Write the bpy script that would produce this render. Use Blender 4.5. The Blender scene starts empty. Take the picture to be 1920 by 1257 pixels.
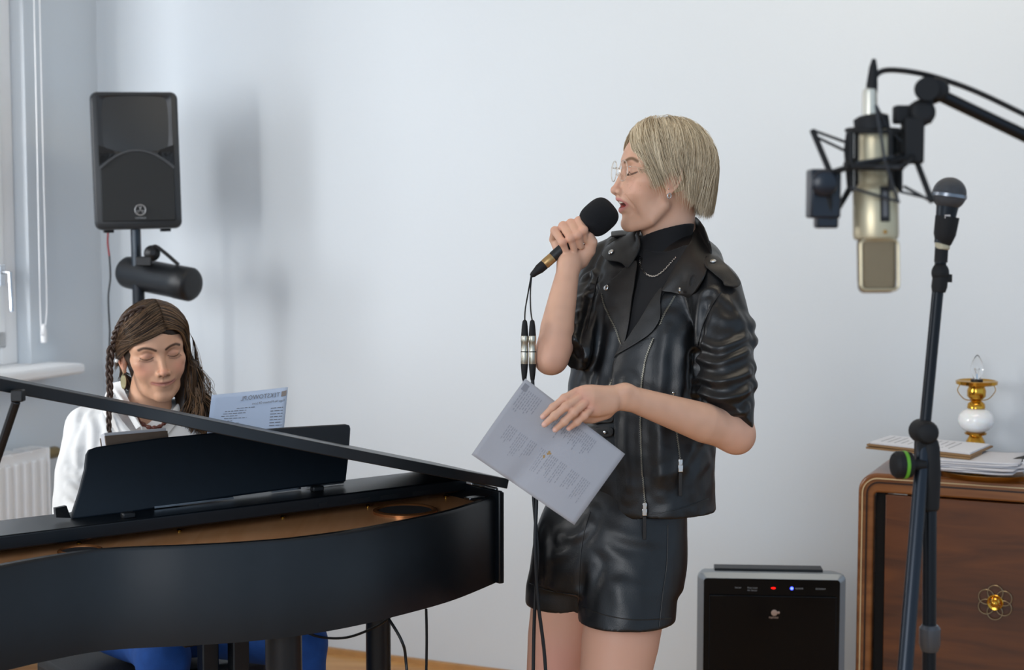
import bpy, bmesh, math, random
import numpy as np
from mathutils import Vector, Matrix, noise

random.seed(7); np.random.seed(7)
SC = bpy.context.scene
COL = SC.collection
# ------------------------------------------------------------------ camera
CAM_Z, PITCH, F = 1.51, math.radians(4.5), 3000.0
cam_d = bpy.data.cameras.new('camera'); cam = bpy.data.objects.new('camera', cam_d); COL.objects.link(cam)
cam.location = (0, 0, CAM_Z); cam.rotation_euler = (math.radians(90) - PITCH, 0, 0)
cam_d.sensor_width = 36.0; cam_d.lens = F / 1920 * 36.0
cam_d.dof.use_dof = True; cam_d.dof.focus_distance = 3.2; cam_d.dof.aperture_fstop = 4.8
cam_d.clip_start = 0.05
SC.camera = cam
# ------------------------------------------------------------------ world, lights, exposure
SC.view_settings.view_transform = 'Standard'; SC.view_settings.look = 'None'
SC.view_settings.gamma = 1.0; SC.view_settings.use_curve_mapping = False
SC.view_settings.exposure = 0.98
w = bpy.data.worlds.new('world'); SC.world = w; w.use_nodes = True
nt = w.node_tree; bg = nt.nodes['Background']
bg.inputs['Color'].default_value = (0.58, 0.77, 1.0, 1); bg.inputs['Strength'].default_value = 0.50
def area(name, loc, target, sx, sy, power, color):
    l = bpy.data.lights.new(name, 'AREA'); l.shape = 'RECTANGLE'; l.size = sx; l.size_y = sy
    l.energy = power; l.color = color
    o = bpy.data.objects.new(name, l); COL.objects.link(o); o.location = loc
    o.rotation_euler = (Vector(target) - Vector(loc)).to_track_quat('-Z', 'Y').to_euler()
    return o
TH = math.radians(24)
B = Vector((math.cos(TH), -math.sin(TH), 0)); A = Vector((-math.sin(TH), -math.cos(TH), 0)); NO = -B
CORNER = Vector((-1.478, 5.757, 0))
def onleft(t, z, out=0.0): return CORNER + A * t + NO * out + Vector((0, 0, z))
def onback(s, z, out=0.0): return CORNER + B * s + A * out + Vector((0, 0, z))
# daylight of the left wall's windows, the second one assumed and out of view
area('window_daylight', onleft(2.7, 2.05, 1.05), onback(0.7, 1.5), 1.0, 1.9, 56, (0.97, 0.98, 1.0))
area('window_daylight', onleft(3.35, 1.75, 0.30), onback(1.45, 1.75), 0.9, 1.3, 20, (1.0, 0.98, 0.95)).data.spread = math.radians(95)  # lamp of the assumed second window, unseen
# added soft fill from behind the camera, its source assumed, no window built
area('added_front_fill', (-1.6, -1.2, 2.1), (0.5, 3.6, 1.2), 1.8, 1.6, 30, (0.97, 0.98, 1.0))
# added warm fill below the ceiling, an unseen source to warm the upper wall
area('warm_ceiling_fill', (0.9, 3.4, 3.05), (0.9, 4.3, 2.0), 1.4, 1.0, 10, (1.0, 0.88, 0.70))

# ------------------------------------------------------------------ pixel helpers (measuring the photograph only)
FW = Vector((0, math.cos(PITCH), -math.sin(PITCH))); UP = Vector((0, math.sin(PITCH), math.cos(PITCH))); RT = Vector((1, 0, 0))
CAM = Vector((0, 0, CAM_Z))
def ray(px, py): return FW + RT * ((px - 960) / F) + UP * ((628.5 - py) / F)
def W(px, py, d): return CAM + ray(px, py) * d
def Pz(px, py, z):
    r = ray(px, py); return CAM + r * ((z - CAM_Z) / r.z)
def Ppl(px, py, p0, n):
    r = ray(px, py); return CAM + r * ((Vector(p0) - CAM).dot(n) / r.dot(n))
def V(*a): return Vector(a)

# ------------------------------------------------------------------ materials
def rgb(h):
    h = h.lstrip('#'); c = [int(h[i:i+2], 16) / 255 for i in (0, 2, 4)]
    return tuple((x / 12.92 if x <= 0.04045 else ((x + 0.055) / 1.055) ** 2.4) for x in c) + (1,)
MATS = {}
def mat(name, col, rough=0.5, metal=0.0, bump=0.0, bscale=200, var=0.0, vscale=8, coat=0.0, sub=0.0, trans=0.0, emit=None, estr=1.0, attr=None, sheen=0.0, spec=0.5, ior=1.45, wood=None, bdist=0.002, subc=None):
    if name in MATS: return MATS[name]
    m = bpy.data.materials.new(name); m.use_nodes = True; MATS[name] = m
    n = m.node_tree.nodes; L = m.node_tree.links; p = n['Principled BSDF']
    c = rgb(col) if isinstance(col, str) else tuple(col)
    p.inputs['Base Color'].default_value = c
    p.inputs['Roughness'].default_value = rough; p.inputs['Metallic'].default_value = metal
    p.inputs['Specular IOR Level'].default_value = spec; p.inputs['IOR'].default_value = ior
    if coat: p.inputs['Coat Weight'].default_value = coat; p.inputs['Coat Roughness'].default_value = 0.15
    if sub:
        p.inputs['Subsurface Weight'].default_value = sub; p.inputs['Subsurface Radius'].default_value = subc or (0.012, 0.005, 0.003)
        p.inputs['Subsurface Scale'].default_value = 1.0
    if trans: p.inputs['Transmission Weight'].default_value = trans
    if sheen: p.inputs['Sheen Weight'].default_value = sheen; p.inputs['Sheen Roughness'].default_value = 0.4
    if emit: p.inputs['Emission Color'].default_value = rgb(emit); p.inputs['Emission Strength'].default_value = estr
    tc = n.new('ShaderNodeTexCoord')
    src = None
    if attr:
        a = n.new('ShaderNodeAttribute'); a.attribute_name = attr; src = a.outputs['Color']
    if wood:
        mp = n.new('ShaderNodeMapping'); L.new(tc.outputs['Object'], mp.inputs['Vector']); mp.inputs['Scale'].default_value = wood[1]
        mp.inputs['Rotation'].default_value = wood[2] if len(wood) > 2 else (0, 0, 0)
        nz = n.new('ShaderNodeTexNoise'); L.new(mp.outputs[0], nz.inputs['Vector']); nz.inputs['Scale'].default_value = 1.0; nz.inputs['Detail'].default_value = 8; nz.inputs['Distortion'].default_value = 1.2
        cr = n.new('ShaderNodeValToRGB'); L.new(nz.outputs['Fac'], cr.inputs['Fac'])
        cr.color_ramp.elements[0].position = 0.3; cr.color_ramp.elements[0].color = c
        cr.color_ramp.elements[1].position = 0.72; cr.color_ramp.elements[1].color = rgb(wood[0]); src = cr.outputs['Color']
    if var:
        nz = n.new('ShaderNodeTexNoise'); nz.inputs['Scale'].default_value = vscale; nz.inputs['Detail'].default_value = 5
        L.new(tc.outputs['Object'], nz.inputs['Vector'])
        mr = n.new('ShaderNodeMapRange'); L.new(nz.outputs['Fac'], mr.inputs['Value'])
        mr.inputs['From Min'].default_value = 0.3; mr.inputs['From Max'].default_value = 0.7
        mr.inputs['To Min'].default_value = 1 - var; mr.inputs['To Max'].default_value = 1 + var
        hs = n.new('ShaderNodeHueSaturation'); L.new(mr.outputs[0], hs.inputs['Value'])
        if src: L.new(src, hs.inputs['Color'])
        else: hs.inputs['Color'].default_value = c
        src = hs.outputs['Color']
    if src: L.new(src, p.inputs['Base Color'])
    if bump:
        nb = n.new('ShaderNodeTexNoise'); nb.inputs['Scale'].default_value = bscale; nb.inputs['Detail'].default_value = 4
        L.new(tc.outputs['Object'], nb.inputs['Vector'])
        bp = n.new('ShaderNodeBump'); bp.inputs['Strength'].default_value = bump; bp.inputs['Distance'].default_value = bdist
        L.new(nb.outputs['Fac'], bp.inputs['Height']); L.new(bp.outputs[0], p.inputs['Normal'])
    return m
M_wall = mat('wall_plaster', '#d3dae0', 0.9, bump=0.25, bscale=60, var=0.012, vscale=1.5, spec=0.2)
M_white = mat('white_gloss_paint', '#f2f3f4', 0.4, var=0.02)
M_ceil = mat('ceiling_paint', '#e9e7e2', 0.9)
M_floor = mat('parquet_wood', '#b07c46', 0.35, wood=('#d4a468', (2, 22, 2), (0, 0, 0.5)), bump=0.1, bscale=30)
M_blackp = mat('satin_black_lacquer', '#0b1015', 0.36, var=0.12, vscale=40, bump=0.15, bscale=900, bdist=0.0004)
M_blackpl = mat('black_plastic', '#131518', 0.42, bump=0.1, bscale=400)
M_blackrub = mat('black_rubber', '#0d0e10', 0.7, var=0.1)
M_dgrey = mat('dark_grey_metal', '#23272c', 0.35, metal=0.6, var=0.05)
M_chrome = mat('chrome', '#c9ccd0', 0.18, metal=1.0, var=0.03)
M_brass = mat('polished_brass', '#c8963a', 0.16, metal=1.0, var=0.06, vscale=30)
M_paper = mat('white_paper', '#d8d9de', 0.8, sub=0.0, var=0.015, vscale=5, bump=0.12, bscale=25)
M_ink = mat('grey_ink', '#7d8088', 0.8, var=0.1)

# ------------------------------------------------------------------ mesh building
ORG = {}
def tag(o, label=None, cat=None, group=None, kind=None):
    if label: o['label'] = label
    if cat: o['category'] = cat
    if group: o['group'] = group
    if kind: o['kind'] = kind
    return o
def empty(name, loc, label=None, cat=None, group=None):
    o = bpy.data.objects.new(name, None); COL.objects.link(o); o.location = loc; o.empty_display_size = 0.05
    ORG[o.name] = Vector(loc); return tag(o, label, cat, group)
def link_mesh(name, verts, faces, material, parent=None, smooth=True, loc=None, faces_mat=None):
    base = Vector((0, 0, 0)); own = Vector((0, 0, 0))
    if parent is not None: base = ORG[parent.name]
    elif loc is not None: base = Vector(loc); own = Vector(loc)
    me = bpy.data.meshes.new(name)
    va = np.asarray(verts, dtype=float).reshape(-1, 3) - np.array(base)
    me.from_pydata(va.tolist() if len(va) < 200000 else va.tolist(), [], faces)
    ms = material if isinstance(material, (list, tuple)) else [material]
    for mm in ms: me.materials.append(mm)
    if faces_mat is not None: me.polygons.foreach_set('material_index', np.asarray(faces_mat, dtype=np.int32))
    me.polygons.foreach_set('use_smooth', np.full(len(me.polygons), smooth))
    me.update()
    o = bpy.data.objects.new(name, me); COL.objects.link(o)
    if parent is not None: o.parent = parent; ORG[o.name] = base
    else: o.location = own; ORG[o.name] = own
    return o
def frame(z, x=None):
    z = Vector(z).normalized()
    if x is None: x = V(1, 0, 0) if abs(z.x) < 0.9 else V(0, 1, 0)
    x = Vector(x); x = (x - z * x.dot(z)).normalized()
    return x, z.cross(x), z
class MB:
    def __init__(s): s.v = []; s.f = []; s.m = []; s.mi = 0
    def _add(s, vs, fs):
        b = len(s.v); s.v += [tuple(p) for p in vs]; s.f += [tuple(b + i for i in f) for f in fs]; s.m += [s.mi] * len(fs); return s
    def box(s, c, size, ax=None):
        ax = ax or (V(1, 0, 0), V(0, 1, 0), V(0, 0, 1)); c = Vector(c); h = [x / 2 for x in size]
        vs = [c + ax[0] * (i * h[0]) + ax[1] * (j * h[1]) + ax[2] * (k * h[2]) for k in (-1, 1) for j in (-1, 1) for i in (-1, 1)]
        return s._add(vs, [(0, 2, 3, 1), (4, 5, 7, 6), (0, 1, 5, 4), (2, 6, 7, 3), (0, 4, 6, 2), (1, 3, 7, 5)])
    def tube(s, pts, r, n=12, cap=True, squash=None):
        pts = [Vector(p) for p in pts]; N = len(pts); rs = r if isinstance(r, (list, tuple)) else [r] * N
        T = [(pts[min(i + 1, N - 1)] - pts[max(i - 1, 0)]).normalized() for i in range(N)]
        x, y, _ = frame(T[0]); vs = []
        for i in range(N):
            x = (x - T[i] * x.dot(T[i])).normalized(); y = T[i].cross(x)
            for k in range(n):
                a = 2 * math.pi * k / n; vs.append(pts[i] + x * (math.cos(a) * rs[i]) + y * (math.sin(a) * rs[i]))
        fs = [(i * n + k, i * n + (k + 1) % n, (i + 1) * n + (k + 1) % n, (i + 1) * n + k) for i in range(N - 1) for k in range(n)]
        if cap: fs += [tuple(reversed(range(n))), tuple((N - 1) * n + k for k in range(n))]
        return s._add(vs, fs)
    def lathe(s, base, axis, prof, n=32, x=None, sy=1.0):
        X, Y, Z = frame(axis, x); base = Vector(base); vs = []
        for (r, h) in prof:
            for k in range(n):
                a = 2 * math.pi * k / n; vs.append(base + Z * h + X * (math.cos(a) * r) + Y * (math.sin(a) * r * sy))
        N = len(prof)
        fs = [(i * n + k, i * n + (k + 1) % n, (i + 1) * n + (k + 1) % n, (i + 1) * n + k) for i in range(N - 1) for k in range(n)]
        fs += [tuple(reversed(range(n))), tuple((N - 1) * n + k for k in range(n))]
        return s._add(vs, fs)
    def prism(s, top, off):
        """top: list of 3-D points, off: vector"""
        n = len(top); off = Vector(off); vs = [Vector(p) for p in top] + [Vector(p) + off for p in top]
        fs = [tuple(range(n)), tuple(reversed(range(n, 2 * n)))] + [(k, k + n, (k + 1) % n + n, (k + 1) % n) for k in range(n)]
        return s._add(vs, fs)
    def sweep(s, pts, sec, upv=(0, 0, 1), closed=False):
        """sweep 2-D section (side, up) along pts"""
        pts = [Vector(p) for p in pts]; N = len(pts); u = Vector(upv); n = len(sec); vs = []
        for i in range(N):
            a = pts[(i - 1) % N] if closed else pts[max(i - 1, 0)]; b = pts[(i + 1) % N] if closed else pts[min(i + 1, N - 1)]
            t = (b - a).normalized(); sd = t.cross(u).normalized(); uu = sd.cross(t).normalized()
            for (p, q) in sec: vs.append(pts[i] + sd * p + uu * q)
        R = N if closed else N - 1
        fs = [(i * n + k, ((i + 1) % N) * n + k, ((i + 1) % N) * n + (k + 1) % n, i * n + (k + 1) % n) for i in range(R) for k in range(n)]
        if not closed: fs += [tuple(range(n)), tuple(reversed(range((N - 1) * n, N * n)))]
        return s._add(vs, fs)
    def ball(s, c, r, n=14, m=20, sc=(1, 1, 1), ax=None):
        ax = ax or (V(1, 0, 0), V(0, 1, 0), V(0, 0, 1)); vs = []; c = Vector(c)
        for i in range(1, n):
            t = math.pi * i / n
            for k in range(m):
                a = 2 * math.pi * k / m
                vs.append(c + ax[0] * (r * sc[0] * math.sin(t) * math.cos(a)) + ax[1] * (r * sc[1] * math.sin(t) * math.sin(a)) + ax[2] * (r * sc[2] * math.cos(t)))
        N = n - 1
        fs = [(i * m + k, (i + 1) * m + k, (i + 1) * m + (k + 1) % m, i * m + (k + 1) % m) for i in range(N - 1) for k in range(m)]
        fs += [tuple(range(m)), tuple(reversed(range((N - 1) * m, N * m)))]
        return s._add(vs, fs)
    def build(s, name, material, parent=None, smooth=True, bevel=0.0, bseg=2, loc=None, angle=35):
        o = link_mesh(name, s.v, s.f, material, parent, smooth, loc, s.m if isinstance(material, (list, tuple)) else None)
        bm = bmesh.new(); bm.from_mesh(o.data); bmesh.ops.recalc_face_normals(bm, faces=bm.faces)
        if smooth:
            ca = math.radians(angle)
            for e in bm.edges:
                if len(e.link_faces) == 2 and e.calc_face_angle(0) > ca: e.smooth = False
        bm.to_mesh(o.data); bm.free()
        if bevel:
            b = o.modifiers.new('bevel', 'BEVEL'); b.width = bevel; b.segments = bseg; b.limit_method = 'ANGLE'; b.angle_limit = math.radians(40)
            b.harden_normals = False
        return o
def spline(pts, n=8, closed=False):
    P = [Vector(p) for p in pts]; out = []; N = len(P)
    R = N if closed else N - 1
    for i in range(R):
        g = (lambda k: P[k % N]) if closed else (lambda k: P[max(0, min(N - 1, k))])
        p0, p1, p2, p3 = g(i - 1), g(i), g(i + 1), g(i + 2)
        for j in range(n):
            t = j / n
            out.append(0.5 * ((2 * p1) + (p2 - p0) * t + (2 * p0 - 5 * p1 + 4 * p2 - p3) * t * t + (3 * p1 - p0 - 3 * p2 + p3) * t ** 3))
    if not closed: out.append(P[-1])
    return out
def structure(o): o['kind'] = 'structure'; return o
FONT = None
def text_mesh(body, size, pos, xdir, ydir, material, name, parent, depth=0.0004, mirror=False, align='LEFT'):
    cu = bpy.data.curves.new(name, 'FONT'); cu.body = body; cu.size = size; cu.align_x = align; cu.resolution_u = 2; cu.extrude = 0
    to = bpy.data.objects.new('tmp', cu); COL.objects.link(to)
    dg = bpy.context.evaluated_depsgraph_get(); me = bpy.data.meshes.new_from_object(to.evaluated_get(dg))
    xd = Vector(xdir).normalized(); yd = Vector(ydir).normalized(); nn = xd.cross(yd)
    vs = [Vector(pos) + xd * ((-v.co.x) if mirror else v.co.x) + yd * v.co.y for v in me.vertices]
    fs = [tuple(p.vertices) for p in me.polygons]
    bpy.data.objects.remove(to); bpy.data.curves.remove(cu); bpy.data.meshes.remove(me)
    return link_mesh(name, vs, fs, material, parent, smooth=False)

# ================================================================== THE ROOM
o = structure(MB().prism([V(-4, -3, 0), V(6, -3, 0), V(6, 8, 0), V(-4, 8, 0)], (0, 0, -0.05)).build('floor', M_floor, smooth=False))
o = structure(MB().prism([V(-4, 1.0, 3.15), V(6, 1.0, 3.15), V(6, 8, 3.15), V(-4, 8, 3.15)], (0, 0, 0.05)).build('ceiling', M_ceil, smooth=False))
m = MB(); m.prism([onback(-0.3, 0, 0), onback(7.5, 0, 0), onback(7.5, 3.15, 0), onback(-0.3, 3.15, 0)], -A * 0.12)
structure(m.build('wall_back', M_wall, smooth=False))
# left wall with the visible window opening and an assumed second one
SILL, HEAD = 0.985, 2.75
m = MB()
def wl(t0, t1, z0, z1): m.prism([onleft(t0, z0), onleft(t1, z0), onleft(t1, z1), onleft(t0, z1)], NO * 0.28)
wl(-0.0, 0.38, 0, 3.15); wl(0.38, 1.75, 0, SILL); wl(0.38, 1.75, HEAD, 3.15); wl(1.75, 2.6, 0, 3.15); wl(2.6, 4.1, 0, SILL); wl(2.6, 4.1, HEAD, 3.15); wl(4.1, 6.5, 0, 3.15)
structure(m.build('wall_left', M_wall, smooth=False))
AXL = (A, NO, V(0, 0, 1))
M_glass = bpy.data.materials.new('window_glass'); M_glass.use_nodes = True
gn = M_glass.node_tree.nodes; gl = M_glass.node_tree.links; gn.remove(gn['Principled BSDF'])
g1 = gn.new('ShaderNodeBsdfTransparent'); g2 = gn.new('ShaderNodeBsdfGlossy'); g2.inputs['Roughness'].default_value = 0.02; g3 = gn.new('ShaderNodeMixShader'); g3.inputs[0].default_value = 0.07
gl.new(g1.outputs[0], g3.inputs[1]); gl.new(g2.outputs[0], g3.inputs[2]); gl.new(g3.outputs[0], gn['Material Output'].inputs[0])
for wi, (t0, t1) in enumerate(((0.38, 1.75), (2.6, 4.1))):  # the second window is assumed, out of view
    wo = 0.055; tc_ = (t0 + t1) / 2; zc = (SILL + HEAD) / 2
    fr = MB()
    for tt in (t0 + 0.04, t1 - 0.04): fr.box(onleft(tt, zc, wo + 0.04), (0.08, 0.08, HEAD - SILL), AXL)
    fr.box(onleft(tc_, zc, wo + 0.04), (0.10, 0.08, HEAD - SILL), AXL)
    for zz in (SILL + 0.04, HEAD - 0.04, 2.2): fr.box(onleft(tc_, zz, wo + 0.04), (t1 - t0, 0.07, 0.08), AXL)
    wf = structure(fr.build('window_%d' % (wi + 1), M_white, bevel=0.006))
    sh = MB()
    for (u0, u1) in ((t0 + 0.07, tc_ - 0.03), (tc_ + 0.03, t1 - 0.07)):
        for tt in (u0 + 0.03, u1 - 0.03): sh.box(onleft(tt, zc, wo + 0.025), (0.06, 0.075, HEAD - SILL - 0.12), AXL)
        for zz in (SILL + 0.09, HEAD - 0.09): sh.box(onleft((u0 + u1) / 2, zz, wo + 0.025), (u1 - u0, 0.075, 0.06), AXL)
    sh.build('sash', M_white, wf, bevel=0.006)
    MB().box(onleft(tc_, zc, wo + 0.045), (t1 - t0 - 0.1, 0.005, HEAD - SILL - 0.1), AXL).build('pane', M_glass, wf, smooth=False)
    h = MB(); h.box(onleft(t0 + 0.10, 1.29, wo - 0.02), (0.022, 0.02, 0.07), AXL); h.tube([onleft(t0 + 0.10, 1.30, wo - 0.02), onleft(t0 + 0.10, 1.30, wo - 0.06), onleft(t0 + 0.10, 1.17, wo - 0.065)], 0.008)
    h.build('handle', M_chrome, wf)
m = MB(); m.box(onleft(1.06, SILL - 0.017, -0.02), (1.56, 0.26, 0.036), AXL)
structure(m.build('trim_1', M_white, bevel=0.012, bseg=3))          # window board
m = MB(); m.box(onback(3.5, 0.008, 0.012), (8, 0.016, 0.02), (B, V(0, 0, 1), A))
structure(m.build('baseboard_back', mat('oak_skirting', '#b98a55', 0.5, var=0.1, vscale=20)))

# roller-blind bead chain by the window
bc = MB(); p = [onleft(0.33, 3.1, -0.03), onleft(0.332, 1.8, -0.03), onleft(0.33, 1.25, -0.03), onleft(0.335, 1.14, -0.03), onleft(0.355, 1.10, -0.035), onleft(0.375, 1.15, -0.04), onleft(0.372, 1.8, -0.04), onleft(0.37, 3.1, -0.04)]
bc.tube(spline(p, 10), 0.0022, 6)
cord = empty('blind_cord', onleft(0.35, 3.1, -0.03), 'white looped bead chain of a roller blind hanging beside the window', 'blind cord')
bc.build('chain', M_white, cord)
MB().lathe(onleft(0.355, 1.055, -0.035), (0, 0, 1), [(0.004, 0), (0.011, 0.004), (0.011, 0.045), (0.007, 0.06), (0.003, 0.066)], 12).build('weight', M_white, cord)

# radiator below the window
rad = empty('radiator', onleft(1.0, 0.0, -0.1), 'white panel radiator under the window behind the piano', 'radiator')
RW, RH0, RH1 = 1.1, 0.12, 0.715
rt0 = 0.44
r = MB(); r.box(onleft(rt0 + RW / 2, (RH0 + RH1) / 2, -0.105), (RW, 0.012, RH1 - RH0), AXL)
for k in range(26):
    r.box(onleft(rt0 + 0.03 + k * (RW - 0.06) / 25, (RH0 + RH1) / 2, -0.115), (0.02, 0.014, RH1 - RH0 - 0.07), AXL)
r.build('front_panel', M_white, rad, bevel=0.004)
r = MB(); r.box(onleft(rt0 + RW / 2, (RH0 + RH1) / 2, -0.045), (RW - 0.02, 0.012, RH1 - RH0 - 0.02), AXL)
for tt in (rt0, rt0 + RW): r.box(onleft(tt, (RH0 + RH1) / 2, -0.075), (0.006, 0.09, RH1 - RH0), AXL)
r.build('rear_panel', M_white, rad, bevel=0.002)
r = MB()
for k in range(12): r.box(onleft(rt0 + 0.05 + k * (RW - 0.1) / 11, RH1 - 0.004, -0.075), (0.06, 0.08, 0.008), AXL)
r.build('top_grille', M_white, rad)
r = MB(); q = onleft(rt0, RH1 - 0.03, -0.075); r.tube([q, q - A * 0.05], 0.011); r.lathe(q - A * 0.03, -A, [(0.012, 0), (0.02, 0.004), (0.021, 0.05), (0.017, 0.062), (0.008, 0.064)], 16)
r.build('valve', mat('aged_brass', '#8d7a55', 0.35, metal=0.8), rad)
r = MB(); r.tube([onleft(rt0 - 0.02, RH1 - 0.03, -0.075), onleft(rt0 - 0.02, 0.3, -0.07), onleft(rt0 - 0.02, 0.05, -0.07), onleft(rt0 - 0.02, 0.02, 0.0)], 0.009); r.build('pipe', M_white, rad)
# ================================================================== DIGITAL GRAND PIANO
K = V(.80, .60, 0); S = V(-.60, .80, 0); Z = V(0, 0, 1)
PT = V(-.028, 3.330, 0)                      # tail corner of the rim
def PL(u, s, z=0.0): return PT - K * u + S * s + Z * z    # u: toward the treble end, s: toward the player
piano = empty('digital_grand_piano', PL(.6, .2, 0), 'black digital grand piano with propped lid and brown soundboard, played by the seated woman', 'piano')
M_sound = mat('brown_soundboard', '#cf8d58', 0.3, wood=('#e0a473', (30, 3, 3), (0, 0, 0.64)), coat=0.25)
M_bronze = mat('bronze_ring', '#b07245', 0.25, metal=0.7, var=0.05)
M_cloth = mat('speaker_cloth', '#2c2a2a', 0.9, bump=0.6, bscale=1500)
rimpx = [(-150, 1094), (0, 1062), (100, 1044), (200, 1031), (350, 1024.5), (430, 1020.5), (480, 1017), (550, 1011), (650, 998), (750, 980), (850, 958), (935, 931)]
rp = [Pz(x, y, 0.905) for x, y in rimpx]
left_c = PL(1.385, .03, .905); 
near = [V(*left_c)] + [Pz(-360, 1140, .905)] + rp
near = spline([V(p[0], p[1], 0) for p in near], 7)
ZB, ZT = 0.722, 0.905
m = MB(); m.sweep(near, [(0.0, ZB), (0.0, ZT - 0.006), (-0.004, ZT), (-0.016, ZT), (-0.018, ZT - 0.003), (-0.018, ZB)])
m.build('rim', M_blackp, piano, angle=50)
# spine and treble side panels, keyboard deck
sp0 = PL(-.004, -0.008)
m = MB(); m.box(PL(.001, .125, (ZB + .93) / 2 - .005), (0.010, 0.27, .93 - ZB - .01), (K, S, Z)); m.box(PL(.001, .37, .765), (0.010, 0.23, .086), (K, S, Z)); m.build('spine_panel', M_blackp, piano, bevel=0.003)
m = MB(); m.box(PL(1.392, .255, (ZB + .93) / 2 - .005), (0.024, 0.46, .93 - ZB - .01), (K, S, Z)); m.build('side_panel', M_blackp, piano, bevel=0.003)
# soundboard
poly = [p + Z * 0.885 + S * 0.006 for p in near] + [PL(0.0, .24, .885), PL(1.385, .24, .885)]
MB().prism(poly, (0, 0, -0.02)).build('soundboard', M_sound, piano, smooth=False)
poly = [p + Z * (ZB + .02) + S * 0.006 for p in near] + [PL(0.0, .48, ZB + .02), PL(1.385, .48, ZB + .02)]
MB().prism(poly, (0, 0, -0.018)).build('bottom_board', M_blackp, piano, smooth=False)
# case over the keyboard (front face at s=.115)
m = MB(); m.box(PL(.693, .185, .9165), (1.383, .145, .027), (K, S, Z)); m.box(PL(.693, .20, .905), (1.38, .06, .03), (K, S, Z))
cs = m.build('top_case', M_blackp, piano, bevel=0.003)
m = MB()
for u in (.12, .20, .27, .36): MB().box(PL(u, .1165, .912), (.045 if u != .36 else .02, .010, .008), (K, S, Z)).build('clip', M_blackpl, cs)
m = MB(); m.box(PL(.693, .275, .86), (1.383, .02, .10), (K, S, Z)); m.build('fallboard', M_blackp, piano, bevel=0.003)
m = MB(); m.box(PL(.693, .38, .765), (1.383, .21, .05), (K, S, Z)); m.box(PL(.693, .475, .775), (1.383, .02, .07), (K, S, Z))
for u in (.045, 1.34): m.box(PL(u, .38, .815), (.075, .2, .05), (K, S, Z))
m.build('key_bed', M_blackp, piano, bevel=0.003)
M_key = mat('ivory_key', '#ecebe6', 0.25)
m = MB()
for i in range(52): m.box(PL(.093 + i * .0235 + .0002, .385, .802), (.0225, .15, .022), (K, S, Z))
tk = m.build('white_keys', M_key, piano, bevel=0.0015); tk['kind'] = 'stuff'
m = MB(); pat = [1, 0, 1, 1, 0, 1, 1]
for i in range(51):
    if pat[i % 7]: m.box(PL(.093 + i * .0235 + .0118, .345, .818), (.011, .09, .014), (K, S, Z))
tk = m.build('black_keys', M_blackpl, piano, bevel=0.002); tk['kind'] = 'stuff'
# round speakers in the soundboard
for (c, r) in ((Pz(760, 960, .886), .067), (Pz(151, 1036, .886), .041)):
    ringo = MB().lathe(c, Z, [(r * .80, -0.004), (r * .82, .004), (r * .9, .007), (r, .004), (r, -.004)], 48).build('speaker_ring', M_bronze, piano, angle=60)
    MB().lathe(c + Z * .003, Z, [(r * .84, -.004), (r * .84, .0)], 40).build('speaker_grille', M_cloth, ringo)
for (x, y) in ((148, 1019), (336, 995), (530, 970), (690, 949), (836, 931)):
    c = Pz(x, y + 2, .885); MB().lathe(c, Z, [(.0045, 0), (.0048, .003), (.0030, .005)], 12).build('screw', M_brass, piano)
# tail corner slab
m = MB(); m.box(PL(-.002, -.004, (ZB + ZT) / 2 + .006), (.010, .012, ZT - ZB + .012), (K, S, Z)); m.build('corner_post', M_blackp, piano, bevel=0.002)
# lid
AL = math.radians(14.7); LU = -K * math.cos(AL) + Z * math.sin(AL); LN = LU.cross(S).normalized()
if LN.z < 0: LN = -LN
hz = PT + K * .004 + Z * .926
nearl = [(p - PT) for p in near]; us = [(-(p.dot(K)), p.dot(S)) for p in nearl]
us = sorted(us)[::2]
edge = [(-.004, -.02)] + [(u, s - .012) for u, s in us if u > .02] + [(1.40, .02)]
poly = [hz + LU * u + S * s for u, s in edge] + [hz + LU * 1.40 + S * .26, hz + LU * (-.004) + S * .27]
lid = MB().prism(poly, LN * .021).build('lid', mat('lid_lacquer', '#161b20', 0.38, var=0.08, vscale=50), piano, bevel=0.004, bseg=3, angle=50)
m = MB(); m.box(hz + LU * .05 + S * .02 - LN * .004, (.035, .02, .006), (LU, S, LN)); m.tube([hz + LU * .0 + S * .01 - LN * .006, hz + LU * .0 + S * .06 - LN * .006], .0045, 10)
m.box(hz + V(0, 0, -.022) - K * .045 + S * .03, (.04, .022, .006), (K, S, Z))
m.build('hinge', M_chrome, lid, bevel=0.001)
# prop stick
pt = W(34, 742, 2.69); pb = Pz(-70, 1052, .885)
m = MB(); m.tube([pb, pb.lerp(pt, .97)], .0075, 10); m.box(pt, (.02, .02, .02)); m.build('prop_stick', M_blackpl, piano, bevel=0.002)
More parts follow.
